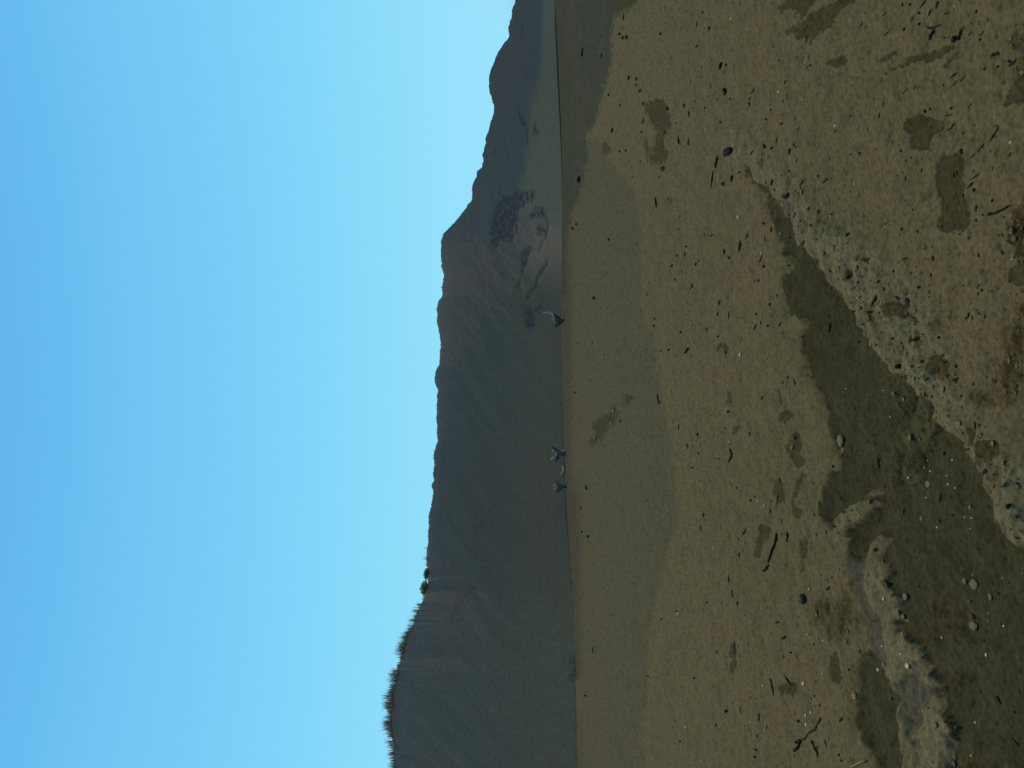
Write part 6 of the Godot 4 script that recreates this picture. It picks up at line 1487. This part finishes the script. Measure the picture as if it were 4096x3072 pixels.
	pebble(-0.363, -2.882, 0.34, 0.0074, 0.0030, 0.0104, 0, "pebble_w", "tiny oblong white pebble on wet stream bed, below picture middle", "stone", "pebble")
	pebble(-0.370, -2.833, 0.34, 0.0065, 0.0026, 0.0091, 5, "pebble_w", "tiny round white pebble on wet stream bed, below picture middle, rightmost", "stone", "pebble")
	pebble(-0.530, -2.946, 0.34, 0.0076, 0.0060, 0.0106, 4, "pebble_w", "small round white pebble on wet stream bed, lower picture, left of two", "stone", "pebble")
	pebble(-0.464, -2.770, 0.34, 0.0064, 0.0034, 0.0089, 3, "pebble_r", "tiny round pink pebble on wet stream bed, lower picture", "stone", "pebble")
	pebble(-0.420, -2.714, 0.34, 0.0156, 0.0062, 0.0178, 2, "pebble_s", "middling oblong sand-coloured stone on wet stream bed, below picture middle", "stone", "stone")
	pebble(-0.455, -2.703, 0.33, 0.0062, 0.0025, 0.0087, 1, "pebble_w", "tiny round white pebble on wet stream bed, lower picture, left of two", "stone", "pebble")
	pebble(-0.494, -2.714, 0.33, 0.0047, 0.0044, 0.0065, 0, "pebble_w", "tiny oblong white pebble on wet stream bed, lower picture", "stone", "pebble")
	pebble(-0.372, -3.151, 0.33, 0.0090, 0.0036, 0.0126, 5, "pebble_w", "small round white pebble on wet stream bed, below picture middle", "stone", "pebble")
	pebble(0.009, -2.554, 0.33, 0.0088, 0.0047, 0.0123, 4, "pebble_o", "small round pinkish brown pebble on open near sand, above picture middle", "stone", "pebble")
	pebble(-0.032, -2.992, 0.33, 0.0257, 0.0103, 0.0360, 3, "pebble_b", "large round grey-green stone on the littered crust, below picture middle", "stone", "stone")
	pebble(-0.017, -2.971, 0.33, 0.0128, 0.0053, 0.0179, 2, "pebble_s", "small round sand-coloured pebble on the littered crust, below picture middle", "stone", "pebble")
	pebble(-0.006, -2.898, 0.33, 0.0166, 0.0123, 0.0233, 1, "pebble_b", "middling round grey-green stone on the littered crust, below picture middle", "stone", "stone")
	pebble(-0.039, -3.247, 0.33, 0.0140, 0.0056, 0.0195, 0, "pebble_s", "small round sand-coloured pebble on wet stream bed, below picture middle, leftmost", "stone", "pebble")
	pebble(-0.061, -3.175, 0.33, 0.0137, 0.0055, 0.0191, 5, "pebble_s", "small round sand-coloured pebble on wet stream bed, below picture middle, second from left", "stone", "pebble")
	pebble(-2.227, -7.684, 0.33, 0.0314, 0.0212, 0.0439, 4, "pebble_w", "small round white pebble on pale sand beyond stream, lower picture, left of two", "stone", "pebble")
	pebble(-3.197, -7.361, 0.33, 0.0301, 0.0133, 0.0421, 3, "pebble_r", "small round pink pebble on pale sand beyond stream, bottom of picture", "stone", "pebble")
	pebble(-1.752, -7.332, 0.32, 0.0161, 0.0120, 0.0226, 2, "pebble_w", "tiny round white pebble on pale sand beyond stream, lower picture, leftmost", "stone", "pebble")
	pebble(-2.241, -5.252, 0.32, 0.0132, 0.0088, 0.0185, 1, "pebble_w", "tiny round white pebble on pale sand beyond stream, bottom of picture, leftmost", "stone", "pebble")
	pebble(-1.906, -5.007, 0.32, 0.0142, 0.0075, 0.0198, 0, "pebble_w", "tiny round white pebble on pale sand beyond stream, bottom of picture, second from left", "stone", "pebble")
	pebble(-0.900, -3.324, 0.32, 0.0136, 0.0065, 0.0190, 5, "pebble_w", "small round white pebble on the sand spit, lower picture", "stone", "pebble")
	pebble(-1.080, -4.177, 0.32, 0.0118, 0.0081, 0.0165, 4, "pebble_w", "small round white pebble on pale sand beyond stream, lower picture, right of two", "stone", "pebble")
	pebble(-1.320, -4.186, 0.32, 0.0118, 0.0138, 0.0166, 3, "pebble_w", "small oblong white pebble on pale sand beyond stream, lower picture", "stone", "pebble")
	pebble(-1.295, -3.999, 0.32, 0.0126, 0.0071, 0.0176, 2, "pebble_w", "small round white pebble on pale sand beyond stream, bottom of picture, rightmost", "stone", "pebble")
	pebble(-1.069, -3.146, 0.32, 0.0089, 0.0041, 0.0125, 1, "pebble_w", "tiny round white pebble on the sand spit, bottom of picture", "stone", "pebble")
	pebble(-1.101, -3.105, 0.32, 0.0215, 0.0086, 0.0301, 0, "pebble_w", "middling round white stone on the sand spit, bottom of picture", "stone", "stone")
	pebble(-1.616, -4.275, 0.31, 0.0215, 0.0086, 0.0301, 5, "pebble_w", "middling oblong white pebble on pale sand beyond stream, bottom of picture", "stone", "pebble")
	pebble(-1.737, -4.195, 0.31, 0.0158, 0.0107, 0.0221, 4, "pebble_w", "small round white pebble on pale sand beyond stream, bottom of picture, second from left", "stone", "pebble")
	pebble(-1.780, -4.260, 0.31, 0.0161, 0.0064, 0.0225, 3, "pebble_w", "small round white pebble on pale sand beyond stream, bottom of picture, leftmost", "stone", "pebble")
	pebble(-1.825, -4.250, 0.31, 0.0174, 0.0069, 0.0243, 2, "pebble_w", "small oblong white pebble on pale sand beyond stream, bottom of picture", "stone", "pebble")
	pebble(-1.460, -3.999, 0.31, 0.0088, 0.0037, 0.0123, 1, "pebble_w", "tiny round white pebble on pale sand beyond stream, bottom of picture, third from left", "stone", "pebble")
	pebble(-1.251, -3.479, 0.31, 0.0142, 0.0057, 0.0199, 0, "pebble_w", "small oblong white pebble in a wet hollow, bottom of picture", "stone", "pebble")
	pebble(-1.117, -3.381, 0.31, 0.0096, 0.0038, 0.0134, 5, "pebble_w", "tiny round white pebble on pale sand beyond stream, bottom of picture, rightmost", "stone", "pebble")
	pebble(-0.683, -2.715, 0.31, 0.0341, 0.0136, 0.0478, 4, "pebble_b", "large round grey-green stone on wet stream bed, lower picture, right of two", "stone", "stone")
	pebble(-0.685, -2.765, 0.31, 0.0217, 0.0087, 0.0242, 3, "pebble_b", "middling oblong grey-green stone on wet stream bed, lower picture, left of two", "stone", "stone")
	pebble(-0.744, -2.730, 0.31, 0.0077, 0.0135, 0.0166, 2, "pebble_b", "middling oblong grey-green stone on wet stream bed, lower picture, right of two", "stone", "stone")
	pebble(-0.826, -2.719, 0.30, 0.0325, 0.0130, 0.0454, 1, "pebble_b", "large round grey-green stone on wet stream bed, lower picture, left of two", "stone", "stone")
	pebble(-0.699, -2.616, 0.30, 0.0247, 0.0075, 0.0187, 0, "pebble_b", "large oblong grey-green stone on wet stream bed, lower picture", "stone", "stone")
	pebble(-0.757, -2.627, 0.30, 0.0083, 0.0033, 0.0116, 5, "pebble_b", "small round grey-green pebble on wet stream bed, lower picture, third from left", "stone", "pebble")
	pebble(-0.782, -2.630, 0.30, 0.0091, 0.0036, 0.0127, 4, "pebble_b", "small round grey-green pebble on wet stream bed, lower picture, second from left", "stone", "pebble")
	pebble(-0.901, -2.648, 0.30, 0.0125, 0.0049, 0.0123, 3, "pebble_w", "middling oblong white pebble on wet stream bed, bottom of picture", "stone", "pebble")
	pebble(-0.774, -2.548, 0.30, 0.0072, 0.0029, 0.0101, 2, "pebble_w", "tiny round white pebble on wet stream bed, lower picture, right of two", "stone", "pebble")
	pebble(-0.621, -2.551, 0.30, 0.0096, 0.0038, 0.0135, 1, "pebble_b", "small round grey-green pebble on wet stream bed, lower picture, fourth from left", "stone", "pebble")
	pebble(-0.581, -2.442, 0.30, 0.0069, 0.0032, 0.0097, 0, "pebble_b", "small round grey-green pebble on wet stream bed, lower picture, rightmost", "stone", "pebble")
	pebble(-0.936, -2.936, 0.30, 0.0083, 0.0046, 0.0116, 5, "pebble_w", "small round white pebble on wet stream bed, lower picture, right of two", "stone", "pebble")
	pebble(-1.146, -2.696, 0.30, 0.0076, 0.0041, 0.0107, 4, "pebble_w", "small round white pebble on wet stream bed, bottom of picture", "stone", "pebble")
	pebble(-1.266, -2.711, 0.29, 0.0068, 0.0038, 0.0095, 3, "pebble_w", "tiny round white pebble on wet stream bed, bottom of picture", "stone", "pebble")
	pebble(-1.441, -3.663, 0.29, 0.0345, 0.0138, 0.0483, 2, "pebble_o", "large round pinkish brown stone on pale sand beyond stream, bottom of picture", "stone", "stone")
	pebble(-1.261, -3.335, 0.29, 0.0440, 0.0176, 0.0616, 1, "pebble_d", "large round dark wet stone in a wet hollow, bottom of picture", "stone", "stone")
	pebble(-1.238, -3.014, 0.29, 0.0142, 0.0057, 0.0199, 0, "pebble_s", "middling round sand-coloured pebble on the sand spit, bottom of picture", "stone", "pebble")
	pebble(-0.654, -2.726, 0.29, 0.0086, 0.0034, 0.0120, 5, "pebble_b", "small round grey-green pebble on wet stream bed, lower picture, leftmost", "stone", "pebble")
	pebble(-0.793, -2.715, 0.29, 0.0188, 0.0131, 0.0263, 4, "pebble_d", "large round dark wet stone on wet stream bed, lower picture", "stone", "stone")
	pebble(-1.152, -4.250, 0.29, 0.0534, 0.0380, 0.0748, 3, "pebble_d", "large round dark wet stone on pale sand beyond stream, lower picture", "stone", "stone")
	pebble(-1.239, -2.893, 0.29, 0.0209, 0.0084, 0.0293, 2, "pebble_s", "middling round sand-coloured stone on the sand spit, bottom of picture", "stone", "stone")
	pebble(-1.210, -2.825, 0.29, 0.0266, 0.0107, 0.0373, 1, "pebble_s", "large round sand-coloured stone on the sand spit, bottom of picture", "stone", "stone")
	pebble(-0.850, -3.177, 0.29, 0.0299, 0.0120, 0.0361, 0, "pebble_s", "large oblong sand-coloured stone on the sand spit, lower picture", "stone", "stone")
	pebble(-1.333, -3.364, 0.28, 0.0127, 0.0171, 0.0195, 5, "pebble_s", "middling oblong sand-coloured stone in a wet hollow, bottom of picture", "stone", "stone")


func lay_sticks() -> void:
	stick([Vector2(-0.886, -4.706), Vector2(-0.935, -4.716), Vector2(-0.993, -4.769), Vector2(-1.039, -4.791), Vector2(-1.089, -4.835)], 0.0149, "weed", "stick", "long thin black stick, slightly crooked, on the pale sand short of the stream", "stick")
	stick([Vector2(-1.689, -4.012), Vector2(-1.791, -4.123), Vector2(-1.901, -4.269), Vector2(-1.936, -4.317)], 0.0114, "straw_brown", "straw", "long thin brown straw lying aslant on the sand near the bottom edge", "straw")
	stick([Vector2(-1.936, -4.317), Vector2(-1.992, -4.366), Vector2(-2.055, -4.436)], 0.0151, "weed", "straw", "short dark kinked end of straw at the tip of the long brown straw", "straw")
	stick([Vector2(-1.656, -3.491), Vector2(-1.701, -3.562), Vector2(-1.753, -3.635)], 0.0100, "straw_pale", "straw", "pale straw at the bottom edge beside the dark wet hollow", "straw")
	stick([Vector2(-0.474, -5.772), Vector2(-0.505, -5.710), Vector2(-0.517, -5.704)], 0.0165, "straw_brown", "twig", "upper half of a reddish brown broken twig on pale sand", "twig")
	stick([Vector2(-0.520, -5.710), Vector2(-0.547, -5.757), Vector2(-0.573, -5.798)], 0.0181, "straw_brown", "twig", "lower half of a reddish brown broken twig on pale sand", "twig")
	stick([Vector2(0.548, -2.449), Vector2(0.546, -2.486), Vector2(0.545, -2.521), Vector2(0.545, -2.557), Vector2(0.549, -2.582)], 0.0078, "weed", "stick", "long straight black stick reaching in from the right edge, in sand", "stick")
	stick([Vector2(-0.674, -2.415), Vector2(-0.708, -2.419), Vector2(-0.725, -2.415), Vector2(-0.752, -2.436)], 0.0069, "weed", "seaweed_strand", "long wavy black strand of weed on the wet stream bed near the bottom right", "seaweed")
	stick([Vector2(-1.100, -4.819), Vector2(-1.144, -4.893), Vector2(-1.170, -4.955)], 0.0153, "weed", "twig", "crooked black twig end on pale sand below the long black stick", "twig")
